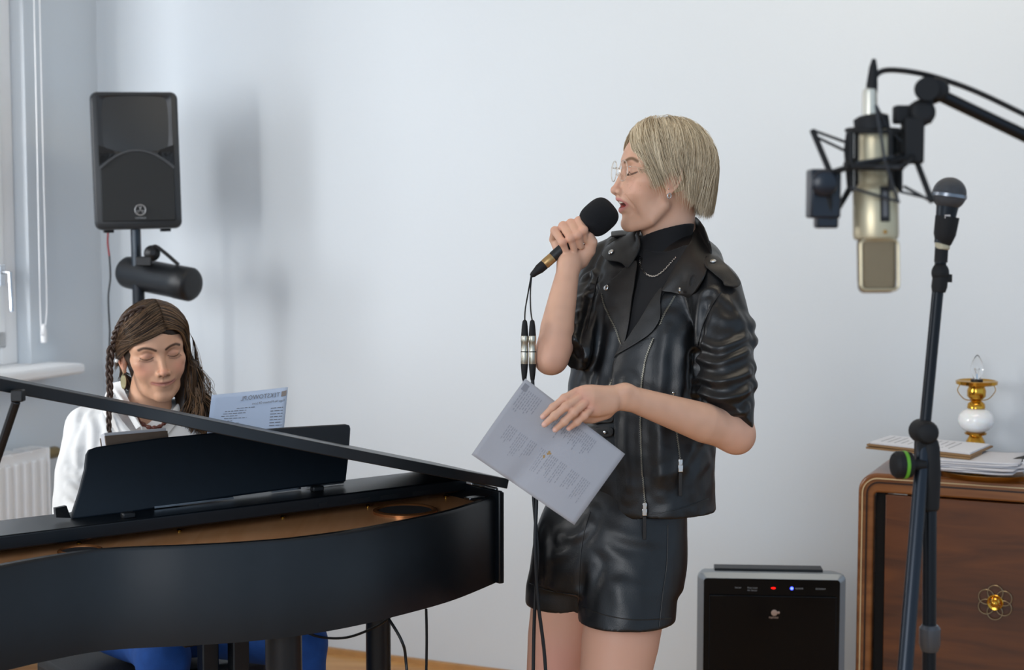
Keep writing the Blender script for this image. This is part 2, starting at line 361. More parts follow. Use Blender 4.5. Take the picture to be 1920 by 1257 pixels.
# music desk
bt = math.radians(17); MT = S * math.sin(bt) + Z * math.cos(bt); MN = K.cross(MT)
p0 = Pz(400, 937, .935)
def MDp(px, py): return Ppl(px, py, p0, MN)
ol = [(137, 974), (135, 966), (150, 920), (160, 880), (163, 852), (168, 843), (182, 838), (300, 821), (420, 810), (540, 801), (648, 795), (656, 797), (658, 804), (655, 850), (649, 903), (560, 914), (400, 936), (240, 962)]
poly = [MDp(*q) for q in ol]
desk = MB().prism(poly, MN * .012 * (1 if MN.dot(S) > 0 else -1)).build('music_desk', mat('desk_lacquer', '#0a1620', 0.5, var=.1, vscale=60), piano, bevel=0.003, angle=50)
m = MB()
for (xa, xb) in ((290, 432), (508, 560), (575, 640)):  # added bright strips standing in for light through the slots under the desk
    ya = 949 - (xa - 290) * .138; yb = 949 - (xb - 290) * .138
    a, b2 = Pz(xa, ya + 3, .934), Pz(xb, yb + 3, .934); mid = (a + b2) / 2; MB().box(mid - S * .004, ((b2 - a).length, .006, .004), (K, S, Z)).build('slot_glint', M_chrome, desk)
m = MB()
for x, y in ((245, 968), (600, 918)): MB().box(Pz(x, y, .935) + S * .012, (.026, .016, .012), (K, S, Z)).build('desk_bracket', M_blackpl, desk, bevel=0.003)
m = MB(); q = Pz(133, 972, .935); m.prism([q, q - K * .028 + Z * .004, q - K * .022 + S * .02 + Z * .018, q + S * .02 + Z * .02], S * .01); m.build('page_clip', M_blackpl, desk)
# legs and pedals
def column(c, r, name='leg'):
    m = MB(); m.lathe(c, Z, [(r * .95, 0), (r * 1.15, .002), (r * 1.15, .03), (r * .9, .04), (r, .10), (r, ZB - .03), (r, ZB - .005)], 28); m.build(name, M_blackp, piano, angle=40)
column(PL(.10, .32), .028); column(PL(1.30, .32), .030); 
c = Pz(517, 1230, .70); column(V(c.x + .0, c.y + .10, 0), .0345)
ly = MB()
for x in (390, 447): 
    c = W(x, 1225, 3.42); ly.box(V(c.x, c.y, .40), (.038, .03, .62), (K, S, Z))
c = W(420, 1225, 3.42); ly.box(V(c.x, c.y, .62), (.20, .04, .05), (K, S, Z)); ly.box(V(c.x, c.y, .10), (.26, .08, .06), (K, S, Z))
lyre = ly.build('pedal_lyre', M_blackp, piano, bevel=0.003)
for k in (-1, 0, 1):
    cc = V(c.x, c.y, .075) + K * (k * .06) + S * .08
    MB().box(cc, (.022, .10, .01), (K, S, Z)).build('pedal', M_brass, lyre, bevel=0.003)
# piano cables below the rim
M_cable = mat('black_cable', '#0c0d10', 0.45)
def cable(name, pts, r, label, group=None, material=None, n=10, closedn=8):
    o = MB().tube(spline(pts, n), r, closedn).build(name, material or M_cable, None, loc=pts[0]); return tag(o, label, 'cable', group)
cable('cable', [W(560, 1180, 3.45), W(600, 1195, 3.45), W(650, 1196, 3.45), W(700, 1178, 3.42), W(728, 1160, 3.4), W(736, 1150, 3.38)], .0028, 'thin black cable sagging in a curve under the piano')
p = Pz(748, 1150, .722) + S * .07
cable('cable', [p, W(752, 1200, p.y + .02), W(762, 1250, p.y + .03), W(772, 1400, p.y), W(785, 1640, 3.6), W(800, 1637, 3.8)], .003, 'black cable hanging down in front of the round piano leg')
p = W(799, 1142, 3.36)
cable('cable', [p, W(800, 1200, 3.36), W(799, 1300, 3.36), W(800, 1500, 3.36), W(802, 1700, 3.37), W(840, 1716, 3.40)], .0028, 'black cable hanging straight below the piano, rightmost under the rim')

# ================================================================== SHEETS AND BOOK ON THE DESK
def sheet(name, corners, label, cat, bulge=0.01, n=14, group=None, mat_=None, thick=.0004, nrm=None, curl=None):
    """corners: tl, tr, br, bl points; bends softly"""
    tl, tr, br, bl = [Vector(c) for c in corners]; nn = nrm or (tr - tl).cross(bl - tl).normalized(); vs = []; fs = []
    for j in range(n + 1):
        for i in range(n + 1):
            u, v = i / n, j / n
            p = (tl * (1 - u) + tr * u) * (1 - v) + (bl * (1 - u) + br * u) * v
            h = bulge * math.sin(math.pi * u) + (curl(u, v) if curl else 0)
            vs.append(p + nn * h)
    for j in range(n):
        for i in range(n):
            a = j * (n + 1) + i; fs.append((a, a + 1, a + n + 2, a + n + 1))
    o = link_mesh(name, vs, fs, mat_ or M_paper, None, True, loc=tl)
    so = o.modifiers.new('thickness', 'SOLIDIFY'); so.thickness = thick; so.offset = 0
    def P(u, v, off=.0006):
        p = (tl * (1 - u) + tr * u) * (1 - v) + (bl * (1 - u) + br * u) * v
        return p + nn * (bulge * math.sin(math.pi * u) + (curl(u, v) if curl else 0)) + nn * off
    tag(o, label, cat, group); return o, P, nn
def textline(mb, P, u0, v0, du, dv, total, h, off, seed=0, word=(.02, .06)):
    """rows of tiny word blocks along direction (du,dv) in sheet coordinates"""
    rnd = random.Random(seed); t = 0
    while t < total:
        l = rnd.uniform(*word); l = min(l, total - t)
        pu, pv = -dv * h, du * h
        q = [P(u0 + du * t, v0 + dv * t, off), P(u0 + du * (t + l), v0 + dv * (t + l), off), P(u0 + du * (t + l) + pu, v0 + dv * (t + l) + pv, off), P(u0 + du * t + pu, v0 + dv * t + pv, off)]
        mb._add(q, [(0, 1, 2, 3)]); t += l + rnd.uniform(.008, .014)
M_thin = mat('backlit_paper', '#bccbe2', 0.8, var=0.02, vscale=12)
pd = MDp(470, 760)
pd0 = p0 + MN * (.016 if MN.dot(S) > 0 else -.016)
def SP(x, y): return Ppl(x, y, pd0, MN)
tl, tr, br, bl = SP(397, 741), SP(540, 726), SP(528, 850), SP(384, 850)
sh, P, nn = sheet('music_sheet', (tl, tr, br, bl), 'bluish white printed lyric sheet standing on the piano music desk', 'sheet of paper', bulge=.004, mat_=M_thin)
off = -.0009 if nn.dot(S) > 0 else .0009
mb = MB(); 
for k in range(7): textline(mb, P, .80 - .0 * k, .30 + k * .045, -.0 + 1, 0, .16, .012, off, k, (.03, .08))
for k, (a, b_) in enumerate([(.45, .35), (.30, .4), (.28, .42), (.26, .3), (.30, .42), (.2, .3), (.22, .4), (.2, .3), (.25, .36)]):
    textline(mb, P, a - .1, .26 + k * .04, 1, 0, b_ * .7, .010, off, 50 + k, (.02, .06))
mb.build('print', M_ink, sh, smooth=False)
xd = (tr - tl).normalized(); yd = (tl - bl).normalized()
text_mesh('TEKSTOWO.PL', .0135, P(.90, .135, off * 1.2), xd, yd, M_ink, 'heading', sh, mirror=True)
text_mesh('Fuga Na Moment Of Love', .0072, P(.97, .215, off * 1.2), xd, yd, M_ink, 'title', sh, mirror=True)
mb = MB(); mb._add([P(.92, .06, off), P(.985, .05, off), P(.985, .13, off), P(.92, .14, off)], [(0, 1, 2, 3)]); mb.build('stamp', mat('brown_stamp', '#8f8580', .8), sh, smooth=False)
# book
q0 = SP(197, 818); q1 = SP(314, 808)
bd = S * .035
bk = empty('book', SP(255, 850), 'thick brown book with white pages leaning on the music desk', 'book')
bx = (q1 - q0).normalized(); by = MT; bnn = bx.cross(by).normalized(); bnn = bnn if bnn.dot(S) > 0 else -bnn
hgt = .15; L_ = (q1 - q0).length
cen = (q0 + q1) / 2 - by * hgt / 2
M_bcov = mat('brown_book_cover', '#6f5f52', 0.6, var=.1, vscale=30)
MB().box(cen + bnn * .002, (L_, hgt, .004), (bx, by, bnn)).build('front_cover', M_bcov, bk)
MB().box(cen + bnn * .014 + by * .0065, (L_ - .002, hgt, .02), (bx, by, bnn)).build('pages', M_paper, bk)
MB().box(cen + bnn * .026, (L_, hgt, .004), (bx, by, bnn)).build('back_cover', M_bcov, bk)

# ================================================================== LOUDSPEAKER ON ITS POLE
SD = 5.12
def sx(px, py, dd=0.0): return W(px, py, SD + dd)
c0 = sx(255, 302); sw = 160 / F * SD; shh = 255 / F * SD
nS = (CAM - c0); nS = V(nS.x + .55, nS.y, 0).normalized(); SX_, SY_, SZ_ = V(-nS.y, nS.x, 0), V(0, 0, 1), nS
tl_ = math.radians(-1.2); SY_ = (Z * math.cos(tl_) + SX_ * math.sin(tl_)); SX_ = SY_.cross(SZ_).normalized()
spk = empty('loudspeaker', c0 - Z * shh / 2, 'black two-way loudspeaker with round woofer on a pole in the room corner', 'loudspeaker')
def rrect(hw, hh, r, n=6, bow=0.0):
    out = []
    for (cx, cy, a0) in ((hw - r, hh - r, 0), (-hw + r, hh - r, 90), (-hw + r, -hh + r, 180), (hw - r, -hh + r, 270)):
        for k in range(n + 1):
            a = math.radians(a0 + 90 * k / n); out.append((cx + r * math.cos(a), cy + r * math.sin(a)))
    if bow: out = [(x, y * (1 + bow * (1 - (x / hw) ** 2))) for x, y in out]
    return out
def loft(mb, rings, close=True):
    n = len(rings[0]); b = []; 
    for r_ in rings: b += r_
    fs = [(i * n + k, i * n + (k + 1) % n, (i + 1) * n + (k + 1) % n, (i + 1) * n + k) for i in range(len(rings) - 1) for k in range(n)]
    if close: fs += [tuple(reversed(range(n))), tuple(range((len(rings) - 1) * n, len(rings) * n))]
    mb._add(b, fs)
def ring3(c, pts, z, s=1.0, ax=None):
    X_, Y_, Z_ = ax; return [c + X_ * (x * s) + Y_ * (y * s) + Z_ * z for x, y in pts]
AXS = (SX_, SY_, SZ_)
M_spk = mat('loudspeaker_plastic', '#2a2d30', 0.38, bump=0.15, bscale=600)
m = MB(); rr = rrect(sw / 2, shh / 2, .022, bow=.012)
loft(m, [ring3(c0, rr, z, s, AXS) for z, s in ((-.25, .62), (-.22, .72), (-.02, .985), (.0, 1), (.012, 1), (.022, .985), (.026, .95))])
m.build('cabinet', M_spk, spk)
# grille below the horn with concave top
m = MB(); hw = sw * .42; gb = -shh * .44
top = [(hw * (1 - 2 * k / 20), shh * .075 - shh * .13 * ((1 - 2 * k / 20) ** 2)) for k in range(21)]
gp = [(-hw, gb), (hw, gb)] + top
m.prism([c0 + SX_ * x + SY_ * y + SZ_ * .033 for x, y in gp], -SZ_ * .012)
m.build('grille', mat('black_speaker_mesh', '#1f2224', 0.6, bump=0.9, bscale=900, bdist=.001), spk, bevel=.003)
m = MB(); m.tube([c0 + SX_ * x + SY_ * y + SZ_ * .033 for x, y in top], .0045, 8); m.build('grille_rim', mat('grey_trim_plastic', '#45474a', .4), spk)
# horn: concave waveguide, narrow at its waist
m = MB(); vs = []; fs = []; NX, NY = 40, 30
for j in range(NY + 1):
    for i in range(NX + 1):
        x = -hw + 2 * hw * i / NX; yb = shh * .068 - shh * .13 * (x / hw) ** 2; y = yb + (shh * .475 - yb) * j / NY
        q = (y - shh * .27) / (shh * .2); wst = .25 + .75 * min(1, abs(q)) ** 1.6
        dep = .050 * math.exp(-(x / (hw * .42 * wst)) ** 2) * max(0, 1 - q * q) ** .5 + .012 * max(0, 1 - (x / hw) ** 4) * max(0, 1 - q * q) ** .3
        vs.append(c0 + SX_ * x + SY_ * y + SZ_ * (.030 - dep))
for j in range(NY):
    for i in range(NX):
        q = j * (NX + 1) + i; fs.append((q, q + 1, q + NX + 2, q + NX + 1))
m._add(vs, fs); hc = m.build('horn', mat('horn_plastic', '#2b2c2e', .32), spk, angle=80)
m = MB()
for sgn in (-1, 1):
    pts2 = [(sgn * sw * .43, shh * .115), (sgn * sw * .43, -shh * .03), (sgn * sw * .24, shh * .045), (sgn * sw * .26, shh * .075)]
    MB().prism([c0 + SX_ * x + SY_ * y + SZ_ * .030 for x, y in pts2], -SZ_ * .01).build('bass_port', M_blackrub, spk)
# round maker's badge: three tuning forks in a ring
bc_ = c0 + SX_ * (.004) - SY_ * (shh * .36) + SZ_ * .035
m = MB(); rb = .0165
pts = [bc_ + SX_ * (math.cos(a) * rb) + SY_ * (math.sin(a) * rb) for a in [2 * math.pi * i / 32 for i in range(33)]]
m.tube(pts, .0022, 6)
for k in range(3):
    a = math.pi / 2 + k * 2 * math.pi / 3; d_ = SX_ * math.cos(a) + SY_ * math.sin(a); e_ = SZ_.cross(d_)
    m.tube([bc_, bc_ + d_ * .006], .0013, 5); 
    for sg in (-1, 1): m.tube([bc_ + d_ * .005 , bc_ + d_ * .008 + e_ * (.0028 * sg), bc_ + d_ * .0135 + e_ * (.0028 * sg)], .0011, 5)
bd_ = m.build('badge', mat('silver_print', '#9a9c9e', .4, metal=.5), spk)
text_mesh('YAMAHA', .0085, bc_ - SX_ * .0175 - SY_ * .028, SX_, SY_, MATS['silver_print'], 'badge_text', bd_)
m = MB()
for sgn in (-1, 1): MB().box(c0 + SX_ * (sgn * sw * .33) - SY_ * (shh * .51) - SZ_ * .05, (.03, .012, .05), AXS).build('foot', M_blackrub, spk, bevel=.002)
# pole
pole = empty('speaker_stand', V(c0.x, c0.y, 0), 'black metal tripod speaker stand with a slim pole in the corner', 'speaker stand')
pc = sx(257, 430) - SZ_ * .05; pc_b = V(pc.x + .01, pc.y, .0)
m = MB(); m.tube([pc + V(0, 0, .01), V(pc.x + .006, pc.y, 1.0)], .0165, 16); m.build('pole', mat('pole_metal', '#3a3f44', .25, metal=.8), pole)
m = MB(); m.tube([V(pc.x + .006, pc.y, 1.28), V(pc.x + .008, pc.y, .25)], .020, 16); m.build('lower_tube', M_dgrey, pole)
for k in range(3):
    a = math.radians(35 + 120 * k); e = V(math.cos(a), math.sin(a), 0)
    l = MB().tube([V(pc.x, pc.y, .75) + e * .02, V(pc.x, pc.y, .015) + e * .36], .011, 10).build('leg', M_dgrey, pole)
    MB().ball(V(pc.x, pc.y, .016) + e * .36, .016, 8, 12).build('rubber_foot', M_blackrub, l)
# red and black wire from the loudspeaker
pw = sx(203, 432, .1); p2_ = sx(205, 480, .1); p3_ = sx(203, 560, .1)
wire = cable('speaker_wire', [sx(206, 620, .1), p3_, sx(207, 520, .1), p2_], .0028, 'thin wire, red at its top, hanging from the loudspeaker cabinet')
wire2 = MB().tube(spline([p2_, sx(202, 455, .1), pw], 6), .0030, 8).build('plug_lead', mat('red_wire', '#a0262a', .5), wire)
wire3 = MB().tube(spline([sx(206, 620, .1), sx(204, 700, .1), sx(200, 900, .1), sx(205, 1240, .1)], 8), .0028, 8).build('lower_lead', M_cable, wire)
# cylindrical black spotlight clamped to the pole
ca = W(237, 510, SD + .12); cb = W(353, 533, SD - .02); ax_ = (cb - ca); L2 = ax_.length
can = empty('spotlight', (ca + cb) / 2, 'black cylindrical spotlight with bracket knob clamped to the speaker pole', 'spotlight')
r_ = .053
m = MB(); m.lathe(ca, ax_, [(.03, -.012), (r_ * .8, -.008), (r_ * .96, .004), (r_, .02), (r_, L2 - .05), (r_ * 1.03, L2 - .045), (r_ * 1.03, L2 + .008), (r_ * .9, L2 + .018), (r_ * .6, L2 + .02)], 36); m.build('housing', M_blackpl, can, angle=50)
kb = W(282, 476, SD); m = MB(); m.lathe(kb + V(0, .02, 0), V(.3, -1, .1), [(.012, 0), (.026, .004), (.026, .02), (.015, .03), (.008, .035)], 20); m.box(W(270, 490, SD), (.05, .02, .03)); m.build('clamp', M_blackpl, can, bevel=.003)
m = MB(); m.tube(spline([kb, W(290, 462, SD), W(310, 475, SD), W(335, 497, SD)], 8), .006, 8); m.build('bracket', M_blackpl, can)

# ================================================================== AIR PURIFIER
AP = 4.36
def ap(px, py, dd=0): return W(px, py, AP + dd)
tlp, trp = ap(1308, 1071), ap(1586, 1076, -.03)
X_ = (trp - tlp); X_.z = 0; Wd = X_.length; X_.normalize(); Y_ = Z; N_ = X_.cross(Z); 
if N_.y > 0: N_ = -N_
topz = tlp.z - .003; Hh = topz - .015
cA = V((tlp.x + trp.x) / 2, (tlp.y + trp.y) / 2, .015 + Hh / 2)
air = empty('air_purifier', V(cA.x, cA.y, 0), 'silver framed black-fronted air purifier on the floor between the singer and the wooden cabinet', 'air purifier')
AX = (X_, Z, N_)
m = MB(); rr = rrect(Wd / 2, Hh / 2, .016, 5); rr2 = rrect(Wd / 2 - .016, Hh / 2 - .013, .010, 5)
loft(m, [ring3(cA, rr, -.10, .95, AX), ring3(cA, rr, -.015, 1, AX), ring3(cA, rr, .0, 1, AX), ring3(cA, rr2, .012, 1, AX)])
m.build('body', mat('silver_plastic', '#8b9298', 0.38, metal=.35, var=.04), air)
m = MB(); rr3 = rrect(Wd / 2 - .0165, Hh / 2 - .0135, .009, 5); loft(m, [ring3(cA, rr3, .008, 1, AX), ring3(cA, rr3, .0135, 1, AX)]); 
pan = m.build('control_panel', mat('gloss_black_panel', '#040506', .15, var=.1, spec=.25), air)
ph = Hh - .045
m = MB(); m.box(cA - Z * .022 + X_ * .003 + N_ * .0155, (Wd - .058, Hh - .075, .006), (X_, Z, N_)); dr = m.build('front_cover', mat('black_glass', '#030304', .12, spec=.25), air, bevel=.0015)
m = MB(); fy = cA.z - .022 + (Hh - .075) / 2
m.box(V(cA.x, cA.y, fy) + X_ * .003 + N_ * .0187, (Wd - .058, .0012, .0008), (X_, Z, N_)); m.box(cA - Z * .022 - X_ * ((Wd - .058) / 2 - .003) + N_ * .0187, (.0012, Hh - .075, .0008), (X_, Z, N_)); m.build('cover_edge', M_dgrey, dr)
m = MB(); m.box(V(cA.x, cA.y, topz - .0015) + X_ * (-.005) - N_ * .055, (Wd * .735, .013, .05), (X_, Z, N_)); m.build('top_grille', M_blackpl, air, bevel=.001)
uz = topz - (1100 - 1074) / F * AP + .0
def apt(px): return V(cA.x, cA.y, uz) + X_ * ((px - 1447) / F * AP) + N_ * .0142
m = MB(); m.lathe(apt(1450), N_, [(.006, 0), (.0055, .0006)], 20, X_, .35); 
m.build('red_light', mat('red_led', '#ff0800', .4, emit='#ff0a05', estr=2.2), pan)
m = MB(); m.ball(apt(1484), .0042, 8, 12, (1, 1, .4), (X_, Z, N_)); m.build('blue_light', mat('blue_led', '#2030ff', .4, emit='#2a35ff', estr=9), pan)
M_lab = mat('pale_print', '#9a9da0', .6)
for (px, s_, off_) in ((1379, 'Sensor', 0), (1402, 'Dust Level', 0), (1402, 'Air Sensor', -.007), (1490, 'NANOE', 0), (1528, 'ECONAVI', 0)):
    text_mesh(s_, .0062, apt(px) + Z * (off_ - .002), X_, Z, M_lab, 'panel_text', pan)
lc = V(cA.x, cA.y, topz - (1146 - 1074) / F * AP) + X_ * ((1452 - 1447) / F * AP) + N_ * .0192
m = MB(); m.ball(lc, .0085, 8, 16, (1, 1, .06), (X_, Z, N_)); m.ball(lc + X_ * .0115 + Z * .001, .0035, 6, 12, (1, 1, .1), (X_, Z, N_))
m.build('emblem', mat('pinkish_silver', '#b39b8c', .35, metal=.4), dr)
text_mesh('nanoe', .0105, lc - X_ * .0145 - Z * .0155, X_, Z, MATS['pinkish_silver'], 'emblem_text', dr)

# ================================================================== VINTAGE SIDEBOARD
M_wal = mat('walnut_veneer', '#40200c', 0.38, wood=('#693a18', (2.5, 2.5, 18)), coat=.25)
M_wal2 = mat('walnut_edge', '#70401b', 0.3, wood=('#946035', (3, 3, 20)), coat=.35)
M_topw = mat('walnut_top', '#7b4317', 0.2, wood=('#95571f', (20, 3, 3), (0, 0, .35)), coat=.5)
M_inlay = mat('pale_inlay', '#cdb58c', .4)
FC = Pz(1639, 890, .80)
def cbp(b, a, z): return V(FC.x, FC.y, 0) + B * b + A * a + Z * z
CW = 1.25; CX0 = -.042
cab = empty('sideboard', cbp(CW / 2, -.15, 0), 'vintage walnut sideboard with rounded corners and a brass flower handle', 'sideboard')
def corner_profile(x0, x1, z1, r, z0=0.06, n=10):
    pts = [(x0, z0)]
    for k in range(n + 1):
        a = math.pi - math.pi / 2 * k / n; pts.append((x0 + r + r * math.cos(a), z1 - r + r * math.sin(a)))
    for k in range(n + 1):
        a = math.pi / 2 - math.pi / 2 * k / n; pts.append((x1 - r + r * math.cos(a), z1 - r + r * math.sin(a)))
    pts.append((x1, z0)); return pts
outer = corner_profile(CX0, CW, .803, .05); inner = corner_profile(CX0 + .042, CW - .042, .803 - .052, .012)
m = MB(); n = len(outer)
vs = [cbp(x, 0, z) for x, z in outer] + [cbp(x, 0, z) for x, z in inner] + [cbp(x, -.30, z) for x, z in outer] + [cbp(x, -.30, z) for x, z in inner]
fs = []
for k in range(n - 1):
    fs += [(k, k + 1, n + k + 1, n + k), (2 * n + k, 3 * n + k, 3 * n + k + 1, 2 * n + k + 1), (k, 2 * n + k, 2 * n + k + 1, k + 1), (n + k, n + k + 1, 3 * n + k + 1, 3 * n + k)]
fs += [(0, n, 3 * n, 2 * n), (n - 1, 3 * n - 1, 4 * n - 1, 2 * n - 1)]
m._add(vs, fs); car = m.build('carcass', M_wal2, cab, bevel=.006, bseg=3, angle=50)
m = MB(); prof = corner_profile(CX0 + .012, CW - .012, .803 - .013, .042); m.sweep([cbp(x, .002, z) for x, z in prof], [(-.0015, -.003), (.0015, -.003), (.0015, .002), (-.0015, .002)], upv=A); m.build('inlay', M_inlay, car)
m = MB(); prof = corner_profile(CX0 + .024, CW - .024, .803 - .024, .032); m.sweep([cbp(x, .0015, z) for x, z in prof], [(-.002, -.003), (.002, -.003), (.002, .002), (-.002, .002)], upv=A); m.build('dark_bead', mat('dark_bead', '#2a1409', .4), car)
m = MB(); m.box(cbp(CW / 2 + .0, -.15, .8035), (CW - .13, .288, .004), (B, -A, Z)); m.build('top_panel', M_topw, cab, bevel=.001)
m = MB(); m.box(cbp(.02 + (CW - .06) / 2, -.285, .41), (CW - .1, .01, .70), (B, A, Z)); m.box(cbp(CW / 2, -.15, .075), (CW - .05, .28, .02), (B, A, Z)); m.box(cbp(.017, -.03, .41), (.026, .03, .69), (B, A, Z)); m.build('interior', mat('black_interior', '#080605', .9), cab)
for (b0, b1) in ((.032, .615), (.62, 1.195)):
    d_ = MB().box(cbp((b0 + b1) / 2, -.008, .41), (b1 - b0, .02, .675), (B, -A, Z)).build('door', M_wal, cab, bevel=.002)
    kx = 0
    if b0 < .1:
        r = ray(1866, 1130); pp = cbp(0, .003, 0); kn = CAM + r * ((pp - CAM).dot(A) / r.dot(A))
    else: kn = cbp(.95, .003, kn.z)
    m = MB(); R = .021
    for k in range(6):
        a = math.pi / 6 + k * math.pi / 3; cc = kn + (B * math.cos(a) + Z * math.sin(a)) * .026
        m.tube([cc + (B * math.cos(t) + Z * math.sin(t)) * R * .92 + A * .004 for t in [2 * math.pi * i / 28 for i in range(29)]], .0019, 7, cap=False)
    hd = m.build('handle_rosette', mat('old_silver_brass', '#8f8068', .35, metal=.85), d_)
    MB().lathe(kn, A, [(.019, .0), (.021, .005), (.019, .007), (.012, .005), (.0085, .008), (.0095, .016), (.0085, .022), (.004, .025)], 28).build('knob', M_brass, hd)
for (b, a) in ((.05, -.05), (CW - .09, -.05), (.05, -.26), (CW - .09, -.26)):
    MB().lathe(cbp(b, a, 0), Z, [(.014, 0), (.024, .07)], 16).build('leg', M_wal2, cab)

# ------------------------------------------------------------------ things on the sideboard
TZ = .806
# papers' tray
c = W(1830, 872, 4.28); trc = V(c.x + .02, c.y - .04, TZ)
tray = MB().lathe(trc, Z, [(.12, 0), (.128, .002), (.135, .016), (.132, .017), (.124, .006), (.02, .005)], 56).build('tray', mat('dull_brass', '#9a6d2c', .3, metal=.9, var=.05), None, loc=trc, angle=50)
tag(tray, 'round brass tray on the sideboard under the loose papers', 'tray')
M_pap2 = mat('aged_paper', '#c9c8cc', .8, var=.03)
random.seed(3)
stack_c = V(Pz(1785, 850, .845).x, Pz(1785, 868, .84).y + .02, 0)
for k in range(6):
    a = random.uniform(-.10, .10) + (.12 if k % 2 else -.05); ex = Matrix.Rotation(-TH + a, 3, 'Z') @ V(1, 0, 0); ey = Z.cross(ex)
    cc = stack_c + V(random.uniform(-.012, .012), random.uniform(-.006, .006), TZ + .0225 + k * .0050); W2, H2 = .295, .2
    vs = []; fs = []; nn_ = 12
    for j in range(nn_ + 1):
        for i in range(nn_ + 1):
            u, v = i / nn_ - .5, j / nn_ - .5
            vs.append(cc + ex * (u * W2) + ey * (v * H2) + Z * (max(0, abs(u) - .32) ** 2 * (.10 + .03 * math.sin(k * 2.1)) * (1 if u > 0 else .6)))
    for j in range(nn_):
        for i in range(nn_):
            q = j * (nn_ + 1) + i; fs.append((q, q + 1, q + nn_ + 2, q + nn_ + 1))
    o = link_mesh('paper_sheaf', vs, fs, M_pap2, None, True, loc=cc); so = o.modifiers.new('t', 'SOLIDIFY'); so.thickness = .0038; so.offset = 0
    tag(o, ['lowest sheaf of white papers on the brass tray', 'second lowest sheaf of papers in the pile on the brass tray', 'third sheaf of papers from the bottom of the pile on the tray', 'third sheaf of papers from the top of the pile on the tray', 'second sheaf of papers from the top of the pile under the open book', 'topmost sheaf of papers directly under the brown book'][k], 'papers', 'pile of papers on the brass tray')
# open brown book on the pile
zb = TZ + .0225 + 6 * .005 + .004
bkc = [Pz(1625, 833, zb + .010), Pz(1668, 819, zb + .012), Pz(1862, 836, zb + .004), Pz(1820, 855, zb + .004)]
book = empty('open_book', bkc[0], 'open brown-covered book with white printed page on the pile of papers by the lamp', 'book')
m = MB(); m.prism(bkc, (0, 0, -.0045)); m.build('cover', mat('tan_cover', '#8a6a45', .6, var=.08), book)
def bp(u, v, h): return (bkc[0] * (1 - u) + bkc[3] * u) * (1 - v) + (bkc[1] * (1 - u) + bkc[2] * u) * v + Z * h
m = MB(); m.prism([bp(.02, .06, .0005), bp(.98, .06, .0005), bp(.98, .96, .0005), bp(.02, .96, .0005)], Z * .0045); pg = m.build('pages', M_paper, book)
m = MB()
for k in range(11): textline(m, lambda u, v, o_: bp(u, v, .0054), .10 + k * .065, .22, 0, 1, .6, .012, 0, k, (.03, .08))
m.build('print', M_ink, pg, smooth=False)
m = MB(); m.prism([bp(.0, -.03, -.012), bp(1, -.03, -.010), bp(1, .5, -.010), bp(0.0, .5, -.012)], Z * .005); m.build('back_cover', MATS['tan_cover'], book)
# oil-style lamp
LD = 4.42
def lz(py): return W(1830, py, LD).z
lp = W(1830, 780, LD); lb = V(lp.x, lp.y, TZ)
lamp = empty('table_lamp', lb, 'brass and white glass table lamp with a clear candle bulb on the sideboard', 'table lamp')
pm = LD / F
zs = lambda py: lz(py) - TZ
MB().lathe(lb, Z, [(.040, 0), (.042, .008), (.034, .016), (.024, .03), (.020, zs(838)), (.027, zs(834)), (.025, zs(828)), (.017, zs(818)), (.029, zs(815)), (.030, zs(812)), (.014, zs(808))], 40).build('base', M_brass, lamp, angle=50)
M_milk = mat('milk_glass', '#eef0f0', .12, coat=.6, sub=.2)
MB().lathe(lb, Z, [(.022, zs(811)), (.036, zs(806)), (.045, zs(799)), (.0485, zs(789)), (.045, zs(778)), (.034, zs(770)), (.022, zs(766)), (.012, zs(765))], 44).build('glass_font', M_milk, lamp, angle=80)
MB().lathe(lb, Z, [(.020, zs(767)), (.0245, zs(765)), (.023, zs(757)), (.014, zs(752)), (.018, zs(748)), (.025, zs(743)), (.0255, zs(732)), (.021, zs(724)), (.020, zs(721))], 40).build('burner', M_brass, lamp, angle=50)
MB().lathe(lb, Z, [(.012, zs(722)), (.048, zs(722)), (.0555, zs(720)), (.0565, zs(714)), (.052, zs(713)), (.046, zs(716)), (.02, zs(717))], 48).build('drip_plate', M_brass, lamp, angle=50)
MB().lathe(lb, Z, [(.0165, zs(718)), (.0165, zs(711)), (.008, zs(710))], 24).build('socket', M_blackpl, lamp)
m = MB()
for sg in (-1, 1): MB().tube(spline([lb + V(sg * .047, 0, zs(722)), lb + V(sg * .052, 0, zs(733)), lb + V(sg * .034, 0, zs(748)), lb + V(sg * .012, 0, zs(751))], 6), .0013, 6).build('wire_loop', M_brass, lamp)
bulb = MB().lathe(lb, Z, [(.008, zs(711)), (.0125, zs(704)), (.0175, zs(694)), (.0172, zs(686)), (.0125, zs(676)), (.006, zs(668)), (.002, zs(665))], 28).build('bulb', mat('bulb_glass', '#ffffff', 0.0, trans=1.0, ior=1.25), lamp, angle=80)
m = MB(); m.tube([lb + Z * zs(711), lb + Z * zs(700)], .0022, 6)
for sg in (-1, 1): m.tube([lb + Z * zs(702), lb + V(sg * .006, 0, zs(690))], .0006, 4)
m.tube(spline([lb + V(-.006, 0, zs(690)), lb + V(0, 0, zs(693)), lb + V(.006, 0, zs(690))], 5), .0005, 4); m.build('filament', M_chrome, bulb)
